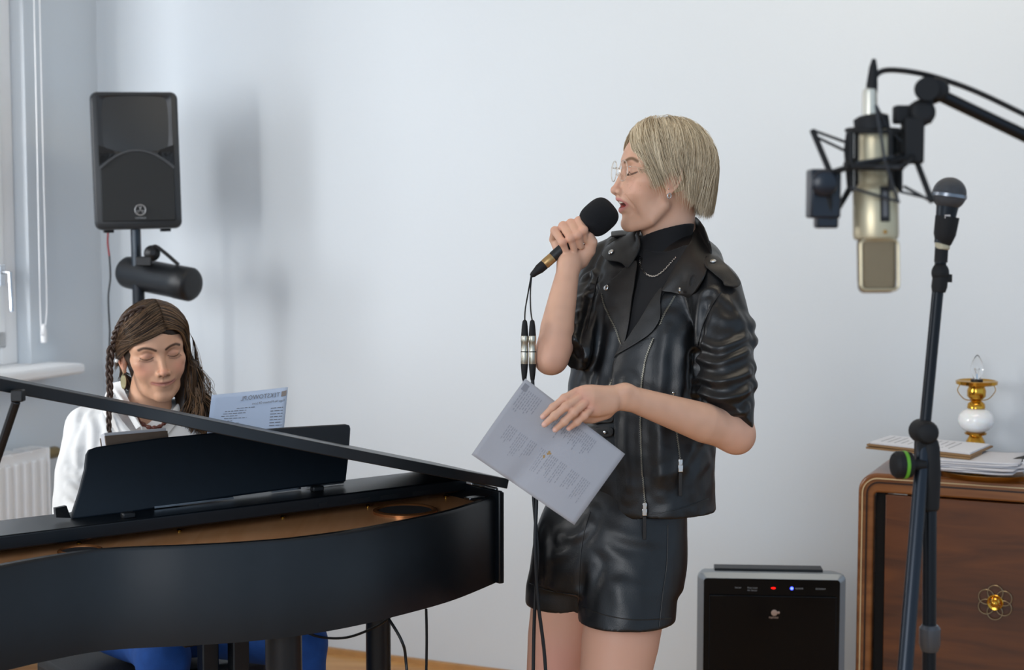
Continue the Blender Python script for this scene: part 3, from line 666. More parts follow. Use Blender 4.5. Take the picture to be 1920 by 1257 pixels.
# right-hand bits
c = W(1903, 846, 4.2); c = V(c.x + .05, c.y, TZ + .012)
pcz = W(1910, 843, 4.2)
o = MB().lathe(V(pcz.x - .03, pcz.y + .0, TZ + .040), V(.9, -.1, .22), [(.002, 0), (.006, .012), (.0085, .03), (.0090, .10), (.0090, .15), (.007, .155)], 16).build('marker_pen', M_blackpl, None, loc=(pcz.x, pcz.y, TZ)); tag(o, 'black pen-shaped object leaning on the right end of the papers', 'pen')
c = W(1916, 884, 4.17); m = MB(); m.ball(V(c.x + .012, c.y, TZ + .034), .018, 10, 14); rs2 = random.Random(2); m.v = [tuple(Vector(p) + V(rs2.uniform(-1, 1), rs2.uniform(-1, 1), rs2.uniform(-1, 1)) * .0045) for p in m.v]
o = m.build('crumpled_paper', M_paper, None, smooth=False, loc=(c.x, c.y, TZ + .02)); tag(o, 'small crumpled white paper on the right edge of the brass tray', 'crumpled paper')

# ================================================================== VOCAL MICROPHONE ON STAND
D1 = 2.42
def s1(px, py, dd=0.0): return W(px, py, D1 + dd)
st = empty('microphone_stand', V(s1(1740, 1257).x, D1, 0), 'tall black microphone stand with green-ringed knob in front of the sideboard', 'microphone stand')
M_tube = mat('black_tube', '#181b1f', .28, metal=.5)
e1 = s1(1765, 478); j1 = s1(1733, 812, .02)
MB().tube([e1, s1(1757, 560, .01), j1], .0088, 16).build('boom', M_tube, st)
MB().tube([j1, s1(1697, 1257, -.06), s1(1672, 1560, -.10)], [.0105, .0115, .0115], 16).build('boom_counter', mat('blue_lit_tube', '#262b32', .3, metal=.6), st)  # bluish light on the lower tube is put into its colour
pb_ = s1(1742, 1257, .02); pbb = V(pb_.x, pb_.y, .06)
MB().tube([s1(1744, 835, .02), pb_, pbb], .0105, 16).build('pole', M_tube, st)
m = MB(); m.lathe(pb_ + Z * .07, -Z, [(.012, 0), (.016, .005), (.016, .03), (.013, .04)], 16); m.build('collar', mat('grey_collar', '#5b6068', .35, metal=.7), st)
m = MB(); jx = j1; m.lathe(jx + V(0, .03, 0), V(0, -1, .05), [(.014, 0), (.0185, .006), (.0185, .045), (.015, .055), (.006, .058)], 20); m.lathe(s1(1742, 900, .02), Z, [(.011, -.05), (.016, -.045), (.0175, .01), (.015, .05), (.012, .062)], 18); m.box(s1(1735, 845, .02), (.028, .03, .05)); m.build('clutch', M_blackrub, st, bevel=.002)
kc = s1(1712, 872, .0)
m = MB(); m.lathe(kc, V(-1, -.15, .02), [(.007, -.02), (.009, 0), (.019, .004), (.021, .012)], 24); m.lathe(kc, V(-1, -.15, .02), [(.021, .017), (.021, .026), (.017, .031), (.006, .033)], 24); kn_ = m.build('tension_knob', M_blackrub, st)
MB().lathe(kc, V(-1, -.15, .02), [(.018, .0118), (.0215, .012), (.0215, .0172), (.018, .0174)], 24).build('green_ring', mat('green_ring', '#5fa32a', .5), kn_)
for k in range(3):
    a = math.radians(80 + 120 * k); e = V(math.cos(a), math.sin(a), 0)
    l = MB().tube([pbb + Z * .10 + e * .015, pbb + e * .30 + V(0, 0, -.045)], .008, 10).build('leg', M_tube, st); MB().ball(pbb + e * .30 + V(0, 0, -.045), .013, 8, 10).build('rubber_foot', M_blackrub, l)
# clip
cl0, cl1 = s1(1773, 402), s1(1768, 458)
m = MB(); axm = (s1(1780, 363, -.005) - s1(1766, 455, .0)).normalized()
m.lathe(s1(1768, 462), axm, [(.009, 0), (.012, .004), (.0165, .018), (.018, .045)], 20); m.build('clip', M_blackrub, st)
MB().lathe(s1(1767, 460), (s1(1766, 445) - s1(1766, 490)), [(.0085, -.008), (.011, -.006), (.0115, .008), (.009, .012)], 16).build('thread_adapter', mat('cream_adapter', '#b7ad90', .4), st)
m = MB(); m.lathe(s1(1764, 492), (s1(1766, 460) - s1(1764, 495)), [(.010, 0), (.010, .025), (.008, .028)], 16); m.ball(s1(1763, 512), .0135, 10, 14, (1, 1, 1.2)); m.lathe(s1(1760, 548), (s1(1764, 512) - s1(1760, 548)), [(.010, 0), (.012, .008), (.0115, .03)], 16); m.box(s1(1771, 522), (.02, .012, .012)); m.build('swivel', M_blackrub, st)
vm = empty('vocal_microphone', s1(1780, 363), 'ball-headed grey vocal microphone clipped on top of the stand at right', 'microphone')
bc2 = s1(1780, 364, -.005)
m = MB(); m.ball(bc2, .0255, 18, 28, (1, 1, 1)); m.build('grille', mat('grey_wire_mesh', '#54565a', .42, metal=.7, bump=1.0, bscale=1600, bdist=.001), vm)
MB().lathe(bc2 - axm * .006, axm, [(.0248, 0), (.0265, .001), (.0265, .006), (.0248, .007)], 28).build('band', mat('steel_band', '#80848a', .3, metal=.9), vm)
MB().lathe(bc2 - axm * .075, axm, [(.0115, 0), (.0125, .02), (.0165, .055), (.0185, .068), (.0235, .070)], 24).build('handle', M_dgrey, vm)
MB().box(bc2 - axm * .034 + V(-.002, -.0155, 0), (.008, .002, .005), (V(1, 0, 0), V(0, 1, 0), axm)).build('label_plate', mat('white_label', '#d8cfc8', .5), vm)
# ================================================================== STUDIO CONDENSER MICROPHONE IN SHOCK MOUNT
D2 = 1.90
def s2(px, py, dd=0.0): return W(px, py, D2 + dd)
def z3(x, y, dd=0.0): return s2(1500 + x / 2.564, 110 + y / 2.564, dd)
pm2 = D2 / F / 2.564
mtop, mbot = z3(360, 330), z3(368, 1128); axd = (mbot - mtop).normalized(); Lm = (mbot - mtop).length
hx = V(1, 0, 0); hx = (hx - axd * hx.dot(axd)).normalized(); hy = axd.cross(hx)
cm = empty('studio_microphone', mtop, 'large champagne-coloured studio condenser microphone hanging upside down in a shock mount', 'microphone')
M_champ = mat('champagne_metal', '#b9ad90', .36, metal=.6, var=.04, vscale=40)
def t_of(y): return (y - 330) / (1128 - 330) * Lm
MB().lathe(mtop, axd, [(.0, -.004), (62 * pm2, -.002), (74 * pm2, t_of(352)), (78 * pm2, t_of(380)), (80 * pm2, t_of(600)), (90 * pm2, t_of(615)), (108 * pm2, t_of(640)), (109 * pm2, t_of(850)), (104 * pm2, t_of(868)), (60 * pm2, t_of(872))], 48, hx, .9).build('body', M_champ, cm, angle=40)
m = MB(); rings = []
for (y, s) in ((866, .93), (876, .97), (900, .98), (1060, .97), (1100, .94), (1118, .86), (1126, .7)):
    c_ = mtop + axd * t_of(y) + hx * (2 * pm2); rr = rrect(88 * pm2 * s, 66 * pm2 * s, 30 * pm2 * s, 6); rings.append([c_ + hx * x + hy * q for x, q in rr])
loft(m, rings); gr = m.build('head_grille', mat('bronze_mesh', '#8a7d66', .4, metal=.75, bump=1.0, bscale=1400, bdist=.001), cm, angle=60)
m = MB(); rr = rrect(89 * pm2, 120 * pm2, 26 * pm2, 6)
c_ = mtop + axd * t_of(990) - hy * (62 * pm2) + hx * (2 * pm2)
sgn = -1 if hy.y > 0 else 1
c_ = mtop + axd * t_of(990) + hx * (2 * pm2) + V(0, -1, 0) * (64 * pm2)
m.tube([c_ + hx * x + axd * q for x, q in rr] + [c_ + hx * rr[0][0] + axd * rr[0][1]], .0017, 8, cap=False); m.build('grille_frame', M_champ, gr)
c_ = mtop + axd * t_of(700) + hx * (22 * pm2) + V(0, -1, 0) * (96 * pm2)
MB().box(c_, (46 * pm2, 168 * pm2, .002), (hx, axd, hx.cross(axd))).build('badge', M_blackrub, cm, bevel=.0005)
m = MB(); m.box(c_ + V(0, -.0014, 0), (22 * pm2, 120 * pm2, .0006), (hx, axd, hx.cross(axd))); m.build('badge_print', mat('dim_print', '#5a5a5c', .5), cm)
MB().ball(mtop + axd * t_of(832) + hx * (22 * pm2) + V(0, -1, 0) * (101 * pm2), .0022, 8, 10).build('gold_dot', M_brass, cm)
MB().lathe(z3(335, 325), z3(335, 210) - z3(335, 325), [(36 * pm2, 0), (36 * pm2, .038), (33 * pm2, .043), (20 * pm2, .045)], 24).build('connector_sleeve', mat('pale_connector', '#cfcabb', .3, metal=.5), cm)
sm = empty('shock_mount', z3(340, 350), 'black spider shock mount with elastic bands around the studio microphone', 'shock mount')
def ringpts(cx, cy, rx, ryd, n=36, tilt=0.0):
    c = z3(cx, cy); return [c + hx * (math.cos(a) * rx * pm2) + V(0, 1, 0) * (math.sin(a) * ryd * pm2) - axd * (math.sin(a) * ryd * pm2 * .10 + math.cos(a) * tilt * pm2) for a in [2 * math.pi * i / n for i in range(n + 1)]]
m = MB(); m.lathe(z3(350, 352), z3(346, 322) - z3(350, 352), [(70 * pm2, 0), (84 * pm2, .002), (84 * pm2, .017), (60 * pm2, .02)], 32); m.tube(ringpts(352, 345, 125, 125), .0026, 8, cap=False); m.tube(ringpts(350, 485, 130, 130, tilt=22), .0026, 8, cap=False); m.tube(ringpts(360, 520, 130, 130, tilt=0), .0026, 8, cap=False)
for a in range(4):
    an = math.radians(25 + 90 * a); e = hx * (math.cos(an) * 128 * pm2) + V(0, 1, 0) * (math.sin(an) * 128 * pm2)
    m.tube([z3(352, 345) + e, z3(352, 640) + e], .0030, 8)
m.build('inner_cage', M_blackrub, sm)
m = MB()
def rod(*p, r=.0038): m.tube([z3(*q) for q in p], r, 8)
rod((60, 345, .0), (150, 560, -.02)); rod((130, 560, -.02), (150, 770, -.01)); rod((548, 460, 0), (635, 690, -.02)); rod((530, 330, .02), (545, 460, .0)); rod((150, 550, -.02), (240, 520, -.04)); rod((240, 520, -.04), (500, 520, -.045)); rod((500, 510, -.045), (550, 465, 0))
rod((235, 360, .03), (225, 440, .03)); rod((225, 440, .03), (240, 620, .02)); rod((480, 350, .02), (478, 640, .01)); rod((160, 765, -.01), (235, 640, .02), r=.0028)
fr_ = m.build('outer_frame', M_blackrub, sm)
m = MB()
for a, b_ in (((62, 345, 0), (215, 400, .02)), ((75, 375, -.005), (210, 440, .02)), ((150, 770, -.01), (230, 625, .01)), ((635, 688, -.02), (500, 615, .01)), ((628, 675, -.02), (482, 640, -.01)), ((150, 560, -.02), (225, 520, .01)), ((548, 462, 0), (430, 500, -.03)), ((270, 500, -.04), (450, 470, -.04)), ((270, 520, -.04), (480, 525, -.05)), ((365, 225, -.03), (410, 500, -.06)), ((410, 500, -.06), (470, 680, -.05)), ((365, 225, -.03), (430, 350, -.01)), ((545, 455, 0), (440, 350, 0)), ((480, 690, -.03), (240, 620, -.03))):
    m.tube([z3(*a), z3(*b_)], .0018, 6)
m.build('elastic_band', mat('grey_elastic', '#2c2f33', .6), sm)
m = MB(); m.box(z3(112, 650), (.036, .034, .058)); m.lathe(z3(112, 600, -.02), V(0, -1, 0), [(.012, 0), (.016, .004), (.016, .012), (.01, .016)], 16); m.box(z3(125, 755), (.026, .024, .030)); m.build('side_clamp', mat('blue_black_plastic', '#161c26', .3), sm, bevel=.004)
m = MB(); m.box(z3(540, 395), (.024, .024, .055)); m.lathe(z3(560, 275, .02), V(0, -1, .1), [(.010, 0), (.016, .004), (.016, .028), (.012, .034)], 20); m.box(z3(540, 270, .005), (.045, .018, .022)); m.tube([z3(590, 260), z3(625, 150)], .009, 10); m.build('swivel_joint', M_blackrub, sm, bevel=.003)
boom = empty('boom_arm', z3(630, 150), 'black boom arm entering from the right holding the shock mount', 'boom arm')
bdir = (W(1920, 254, D2 + .02) - W(1757, 176, D2)); 
far = W(1757, 176, D2) + bdir * 3.6
MB().tube([W(1745, 170, D2), far], .0078, 16).build('arm', M_tube, boom)
m = MB(); m.lathe(z3(622, 165, .03), V(0, -1, .05), [(.010, 0), (.015, .004), (.015, .034), (.011, .040), (.005, .042)], 22); m.lathe(z3(600, 150, -.01), V(0, -1, .05), [(.010, 0), (.014, .004), (.014, .012)], 16); m.build('joint_knob', M_blackrub, boom)
MB().tube([V(far.x, far.y, .05), V(far.x, far.y, far.z + .03)], .0125, 16).build('pole', M_tube, boom)
MB().lathe(V(far.x, far.y, .0), Z, [(.15, 0), (.15, .012), (.03, .03), (.016, .055)], 36).build('base', M_blackrub, boom, angle=40)
b1 = [z3(350, 205), z3(345, 140), z3(355, 95), z3(390, 62), z3(450, 55), z3(560, 68), z3(680, 98, .01), z3(850, 160, .01), z3(1077, 268, .01), z3(1400, 430, .01), z3(1900, 660, .02)]
mc = cable('microphone_cable', b1, .0034, 'black cable arching from the studio microphone along the boom arm')
MB().lathe(z3(340, 212), z3(350, 75) - z3(340, 212), [(26 * pm2, 0), (29 * pm2, .004), (27 * pm2, .022), (20 * pm2, .042), (10 * pm2, .052)], 20).build('plug', M_blackrub, mc, smooth=True)
# ================================================================== SCULPTING (signed distance fields meshed with surface nets)
class Sculpt:
    def __init__(s, lo, hi, res):
        s.lo = np.array(lo, float); s.res = res
        n = np.ceil((np.array(hi, float) - s.lo) / res).astype(int) + 1
        s.f = np.full(n, 0.08, np.float32); s.n = n
    def win(s, lo, hi):
        a = np.maximum(0, np.floor((np.array(lo) - s.lo) / s.res).astype(int)); b = np.minimum(s.n, np.ceil((np.array(hi) - s.lo) / s.res).astype(int) + 1)
        if np.any(b <= a): return None
        sl = tuple(slice(int(i), int(j)) for i, j in zip(a, b))
        X = [(s.lo[k] + s.res * np.arange(a[k], b[k])).astype(np.float32) for k in range(3)]
        return sl, X[0][:, None, None], X[1][None, :, None], X[2][None, None, :]
    def comb(s, sl, d, k, mode):
        a = s.f[sl]
        if mode == 'sub': a = -a
        if k > 0:
            h = np.clip(0.5 + 0.5 * (a - d) / k, 0, 1); r = a * (1 - h) + d * h - k * h * (1 - h)
        else: r = np.minimum(a, d)
        s.f[sl] = -r if mode == 'sub' else r
    def ell(s, c, r, k=0.005, R=None, mode='add'):
        c = np.array(c, float); r = np.array(r, float); m = r.max() + 2 * k + 0.012; w_ = s.win(c - m, c + m)
        if w_ is None: return s
        sl, x, y, z = w_; x = x - c[0]; y = y - c[1]; z = z - c[2]
        if R is not None:
            R = np.array(R); x, y, z = x * R[0][0] + y * R[0][1] + z * R[0][2], x * R[1][0] + y * R[1][1] + z * R[1][2], x * R[2][0] + y * R[2][1] + z * R[2][2]
        k0 = np.sqrt((x / r[0]) ** 2 + (y / r[1]) ** 2 + (z / r[2]) ** 2); k1 = np.sqrt((x / r[0] ** 2) ** 2 + (y / r[1] ** 2) ** 2 + (z / r[2] ** 2) ** 2) + 1e-9
        s.comb(sl, k0 * (k0 - 1) / k1, k, mode); return s
    def tube(s, pts, rad, k=0.004, mode='add', flat=None, fr=1.0):
        """flat: axis along which the tube is squashed by factor fr"""
        P = [np.array(p, float) for p in pts]; rs = list(rad) if isinstance(rad, (list, tuple)) else [rad] * len(P)
        m = max(rs) + 2 * k + 0.012; A_ = np.array(P); w_ = s.win(A_.min(0) - m, A_.max(0) + m)
        if w_ is None: return s
        sl, x, y, z = w_; D = None
        for i in range(len(P) - 1):
            a, b = P[i], P[i + 1]; ab = b - a; L2 = float(ab @ ab) + 1e-12
            t = np.clip(((x - a[0]) * ab[0] + (y - a[1]) * ab[1] + (z - a[2]) * ab[2]) / L2, 0, 1)
            dx, dy, dz = x - a[0] - t * ab[0], y - a[1] - t * ab[1], z - a[2] - t * ab[2]
            if flat is not None:
                q = (dx * flat[0] + dy * flat[1] + dz * flat[2]) * (1 / fr - 1); dx = dx + q * flat[0]; dy = dy + q * flat[1]; dz = dz + q * flat[2]
            d = np.sqrt(dx * dx + dy * dy + dz * dz) - (rs[i] + (rs[i + 1] - rs[i]) * t)
            D = d if D is None else np.minimum(D, d)
        if flat is not None: D = D * min(1, fr) ** .5
        s.comb(sl, D, k, mode); return s
    def loft(s, secs, k=0.01, ax=None, pw=2.0):
        """secs: (z, cx, cy, a, b) elliptical slices, ax = unit 2-D axis of a"""
        S_ = np.array(sorted(secs)); z0, z1 = S_[0, 0], S_[-1, 0]; m = 0.03
        sl, x, y, z = s.win((s.lo[0], s.lo[1], z0 - m), (s.lo[0] + s.res * s.n[0], s.lo[1] + s.res * s.n[1], z1 + m))
        zz = z[0, 0]; zi = np.clip(zz, z0, z1)
        def ci(col):
            # smooth (Catmull-Rom) interpolation
            out = np.empty_like(zi)
            for q, v in enumerate(zi):
                i = int(np.clip(np.searchsorted(S_[:, 0], v) - 1, 0, len(S_) - 2)); h = S_[i + 1, 0] - S_[i, 0]; t = (v - S_[i, 0]) / h
                def sl_(j):
                    a_, b_ = max(j - 1, 0), min(j + 1, len(S_) - 1); return (S_[b_, col] - S_[a_, col]) / (S_[b_, 0] - S_[a_, 0]) * h
                p0, p1 = S_[i, col], S_[i + 1, col]; m0, m1 = sl_(i), sl_(i + 1)
                out[q] = (2 * t ** 3 - 3 * t ** 2 + 1) * p0 + (t ** 3 - 2 * t ** 2 + t) * m0 + (-2 * t ** 3 + 3 * t ** 2) * p1 + (t ** 3 - t ** 2) * m1
            return out[None, None, :].astype(np.float32)
        cx, cy, a, b = ci(1), ci(2), ci(3), ci(4); X = x - cx; Y = y - cy
        u = X * ax[0] + Y * ax[1]; v = -X * ax[1] + Y * ax[0]
        q = (np.abs(u / a) ** pw + np.abs(v / b) ** pw) ** (1 / pw)
        g = np.sqrt((u / a ** 2) ** 2 + (v / b ** 2) ** 2) / (np.sqrt((u / a) ** 2 + (v / b) ** 2) + 1e-6) + 1e-6
        d = (q - 1) / g; dz = np.maximum(np.maximum(z0 - z, z - z1), 0)
        r_ = .012; d = np.where(dz > 0, np.sqrt(np.maximum(d + r_, 0) ** 2 + (dz) ** 2) - r_ + 0 * d, d)
        s.comb(sl, d, k, 'add'); return s
    def cut(s, p, n, rad=.3):
        p = np.array(list(p), float); n = np.array(list(n), float); n /= np.linalg.norm(n); w_ = s.win(p - rad, p + rad)
        sl, x, y, z = w_; s.f[sl] = np.maximum(s.f[sl], (x - p[0]) * n[0] + (y - p[1]) * n[1] + (z - p[2]) * n[2]); return s
    def mesh(s, R=None, o=None, smooth=0):
        f = s.f; ins = f < 0
        nx, ny, nz = f.shape; c = np.zeros((nx - 1, ny - 1, nz - 1), np.uint8)
        for i in (0, 1):
            for j in (0, 1):
                for k in (0, 1): c += ins[i:nx - 1 + i, j:ny - 1 + j, k:nz - 1 + k]
        act = (c > 0) & (c < 8); idx = np.argwhere(act); vid = np.full(act.shape, -1, np.int32); vid[act] = np.arange(len(idx))
        acc = np.zeros((len(idx), 3)); cnt = np.zeros(len(idx))
        for ax in range(3):
            for a in (0, 1):
                for b in (0, 1):
                    o0 = [0, 0, 0]; o1, o2 = [k for k in range(3) if k != ax]; o0[o1] = a; o0[o2] = b; e = list(o0); e[ax] = 1
                    p0 = idx + o0; p1 = idx + e; f0 = f[p0[:, 0], p0[:, 1], p0[:, 2]]; f1 = f[p1[:, 0], p1[:, 1], p1[:, 2]]
                    cr = (f0 < 0) != (f1 < 0); t = np.where(cr, f0 / np.where(cr, f0 - f1, 1), 0)
                    q = p0.astype(float); q[:, ax] += t; acc[cr] += q[cr]; cnt[cr] += 1
        v = s.lo + s.res * acc / cnt[:, None]; quads = []
        for ax in range(3):
            o1, o2 = [k for k in range(3) if k != ax]
            a = [slice(1, -1)] * 3; b = [slice(1, -1)] * 3; a[ax] = slice(0, -1); b[ax] = slice(1, None)
            A_, B_ = ins[tuple(a)], ins[tuple(b)]; e = np.argwhere(A_ != B_)
            if not len(e): continue
            base = e.copy()
            for k in range(3):
                if k != ax: base[:, k] += 1
            flip = A_[e[:, 0], e[:, 1], e[:, 2]]
            q = []
            for (da, db) in ((-1, -1), (0, -1), (0, 0), (-1, 0)):
                p = base.copy(); p[:, o1] += da; p[:, o2] += db; q.append(vid[p[:, 0], p[:, 1], p[:, 2]])
            q = np.stack(q, 1)
            if ax == 1: flip = ~flip
            q[~flip] = q[~flip][:, ::-1]; quads.append(q)
        F_ = np.concatenate(quads); F_ = F_[(F_ >= 0).all(1)]
        if smooth:
            E = np.concatenate([F_[:, [0, 1]], F_[:, [1, 2]], F_[:, [2, 3]], F_[:, [3, 0]]]); E = np.concatenate([E, E[:, ::-1]])
            deg = np.bincount(E[:, 0], minlength=len(v)).astype(float)
            for it in range(smooth):
                a2 = np.stack([np.bincount(E[:, 0], v[E[:, 1], k], minlength=len(v)) for k in range(3)], 1) / np.maximum(deg, 1)[:, None]
                v = v + (a2 - v) * .6
        if R is not None: v = v @ np.array(R).T + np.array(o)     # columns of R = local axes in the world
        return v, F_
def join(meshes):
    vs, fs, n = [], [], 0
    for v, f in meshes: vs.append(v); fs.append(np.asarray(f) + n); n += len(v)
    return np.concatenate(vs), np.concatenate(fs)
def np_obj(name, v, f, material, parent=None, colors=None, loc=None, smooth=True):
    base = np.array(ORG[parent.name]) if parent is not None else (np.array(loc) if loc is not None else np.zeros(3))
    me = bpy.data.meshes.new(name); v = np.asarray(v, float); f = np.asarray(f, np.int32); k = f.shape[1]
    me.vertices.add(len(v)); me.vertices.foreach_set('co', (v - base).astype(np.float32).ravel())
    me.loops.add(f.size); me.loops.foreach_set('vertex_index', f.ravel())
    me.polygons.add(len(f)); me.polygons.foreach_set('loop_start', np.arange(0, f.size, k, dtype=np.int32)); 
    me.update(calc_edges=True); me.validate()
    me.polygons.foreach_set('use_smooth', np.full(len(me.polygons), smooth)); me.materials.append(material)
    if colors is not None:
        a = me.color_attributes.new('Col', 'FLOAT_COLOR', 'POINT'); a.data.foreach_set('color', np.concatenate([colors, np.ones((len(colors), 1))], 1).astype(np.float32).ravel())
    me.update(); o = bpy.data.objects.new(name, me); COL.objects.link(o)
    if parent is not None: o.parent = parent; ORG[o.name] = Vector(base)
    else: o.location = base; ORG[o.name] = Vector(base)
    return o
def blob(v, c, r, pw=2):
    r = np.array(r, float) * np.ones(3); return np.exp(-(np.abs((v - np.array(c)) / r) ** pw).sum(1))
def polyd(v, pts):
    """distance of vertices to a polyline"""
    P = np.array([list(p) for p in pts], float); best = np.full(len(v), 9.9)
    for a, b in zip(P[:-1], P[1:]):
        ab = b - a; t = np.clip(((v - a) @ ab) / (ab @ ab + 1e-12), 0, 1); d = np.linalg.norm(v - a - t[:, None] * ab, axis=1); best = np.minimum(best, d)
    return best

# ---------------------------------------------------------------- head, in its own axes: x forward, y left, z up, origin between the ear holes
def head_sdf(open_mouth=0.0, neck=((-.030, 0, -.03), (-.045, 0, -.15)), nr=.051, smile=0.0, res=.0014, jaw=0.0, ears=(1, -1), cheek=1.0, eo=(0, 0), chinz=0.0, nosez=0.0, jw=1.0):
    s = Sculpt((-.125, -.10, -.19), (.128, .10, .145), res); om = open_mouth
    s.ell((-.014, 0, .045), (.094, .073, .083), 0)
    s.ell((.030, 0, .045), (.0575, .062, .052), .02)
    s.ell((.034, 0, -.010), (.050, .055, .062), .02)
    s.ell((.060, 0, -.022), (.032, .035, .036), .02)
    jz = -.012 * om + chinz
    for q in (1, -1):
        s.tube([(.004, q * .049 * jw, -.040), (.030, q * .043 * jw, -.066 + jz * .6), (.070, q * .014 * jw, -.079 + jz)], [.013, .013, .011], .018)
        s.ell((.052, q * .034, -.014), (.027, .022 * cheek, .026), .016)
        s.ell((.046, q * .050, .006), (.026, .013, .012), .016)
        s.ell((.035, q * .040 * jw ** 1.3, -.048 + jz * .4), (.030, .012, .02), .015)
    s.ell((.042, 0, -.064 + jz), (.038, .034, .017), .02)
    s.ell((.0785, 0, -.075 + jz), (.0135, .0165, .0135), .012)
    s.tube([neck[0], neck[1]], [nr, nr * 1.02], .022, flat=(0, 1, 0), fr=.93)
    s.tube([(.01, 0, -.075), (-.015, 0, -.13)], [.024, .03], .03)
    for q in (1, -1):
        s.tube([(.081, q * .010, .0405), (.074, q * .030, .045), (.060, q * .048, .041)], [.006, .0065, .006], .014)
        s.ell((.0885, q * .031, .0255), (.0125, .017, .0115), .011, mode='sub')
        s.ell((.0665, q * .0315, .0250), (.0145, .0155, .0125), .004)
        # crease over the lid and the closed lash line
        c1 = [(.0785, q * .0180, .0300), (.0815, q * .031, .0340), (.0735, q * .0455, .0295)]
        s.tube(c1, [.0007, .001, .0007], .0025, mode='sub')
        c2 = [(.0785, q * .0175, .0215), (.0810, q * .0245, .0185), (.0812, q * .032, .0172), (.0770, q * .040, .0185), (.0700, q * .0470, .0215)]
        s.tube(c2, .0008, .0015, mode='sub')
    # nose
    s.tube([(.0805, 0, .033), (.0930, 0, .010), (.1035, 0, -.0095 - nosez)], [.0050, .0058, .0070], .010)
    s.ell((.1055, 0, -.0115 - nosez), (.0085, .0085, .0075), .006)
    for q in (1, -1):
        s.ell((.0960, q * .0118, -.0150 - nosez * .8), (.0088, .0058, .0066), .005)
        s.ell((.1010, q * .0062, -.0215 - nosez * .8), (.0050, .0029, .0030), .002, mode='sub')
    s.tube([(.1045, 0, -.0165 - nosez), (.0945, 0, -.0225 - nosez)], [.0035, .004], .004)
    # muzzle, mouth
    s.ell((.0780, 0, -.036), (.0180, .025, .016), .012)
    s.ell((.0800, 0, -.052 + jz * .6), (.012, .018, .012), .012)
    s.tube([(.0985, 0, -.024), (.098, 0, -.031)], [.0018, .0018], .003, mode='sub')
    if om > 0:
        s.tube([(.078, -.0215, -.0415), (.0915, -.0115, -.0345), (.0985, -.0025, -.0335), (.0985, .0025, -.0335), (.0915, .0115, -.0345), (.078, .0215, -.0415)], [.0022, .0040, .0042, .0042, .0040, .0022], .004)
        s.tube([(.078, -.0210, -.0430), (.0895, -.0115, -.0525), (.0945, 0, -.0560), (.0895, .0115, -.0525), (.078, .0210, -.0430)], [.0022, .0047, .0055, .0047, .0022], .005)
        s.ell((.086, 0, -.0440), (.026, .0185, .0068), .003, mode='sub')
        for q in (1, -1): s.tube([(.094, q * .0175, -.017), (.085, q * .0265, -.030), (.072, q * .0315, -.046)], [.0008, .0016, .0008], .006, mode='sub')
    else:
        sm = .003 * smile
        s.tube([(.081, -.0265, -.0395 + sm), (.0905, -.015, -.0385), (.0965, -.004, -.0365), (.0970, 0, -.0375), (.0965, .004, -.0365), (.0905, .015, -.0385), (.081, .0265, -.0395 + sm)], [.002, .0032, .0040, .0036, .0040, .0032, .002], .003)
        s.tube([(.081, -.0255, -.0415 + sm), (.0905, -.012, -.0450), (.0945, 0, -.0465), (.0905, .012, -.0450), (.081, .0255, -.0415 + sm)], [.002, .0042, .0050, .0042, .002], .003)
        s.tube([(.083, -.0275, -.0395 + sm * 1.3), (.0945, -.013, -.0415), (.1005, 0, -.0415), (.0945, .013, -.0415), (.083, .0275, -.0395 + sm * 1.3)], .0009, .0018, mode='sub')
    # ears
    ex_, ez_ = eo
    for q in ears:
        Rr = [(1, 0, .18), (0, 1, 0), (-.18, 0, 1)]
        s.ell((-.010 + ex_, q * .0725, .006 + ez_), (.015, .0070, .026), .005, R=Rr)
        rim = [(.000, q * .073, .004), (.004, q * .075, .018), (-.002, q * .079, .031), (-.014, q * .082, .033), (-.025, q * .0835, .022), (-.026, q * .083, .008), (-.019, q * .080, -.010), (-.010, q * .076, -.020), (-.003, q * .073, -.022)]
        s.tube([(p[0] + ex_, p[1], p[2] + ez_) for p in spline(rim, 3)], .0030, .003)
        s.ell((-.007 + ex_, q * .0755, -.021 + ez_), (.0060, .0040, .0070), .004)
        s.ell((-.008 + ex_, q * .0815, .002 + ez_), (.0075, .0055, .0105), .004, mode='sub')
        s.tube([(-.012 + ex_, q * .0815, .013 + ez_), (-.016 + ex_, q * .0825, .024 + ez_)], [.003, .002], .003, mode='sub')
        s.ell((.0030 + ex_, q * .0745, ez_), (.0035, .0045, .0055), .003)
    return s
def fd(v, pts, xmin=.03):
    u = v.copy(); u[:, 0] = 0; return np.where(v[:, 0] > xmin, polyd(u, [(0, p[1], p[2]) for p in pts]), 9.0)
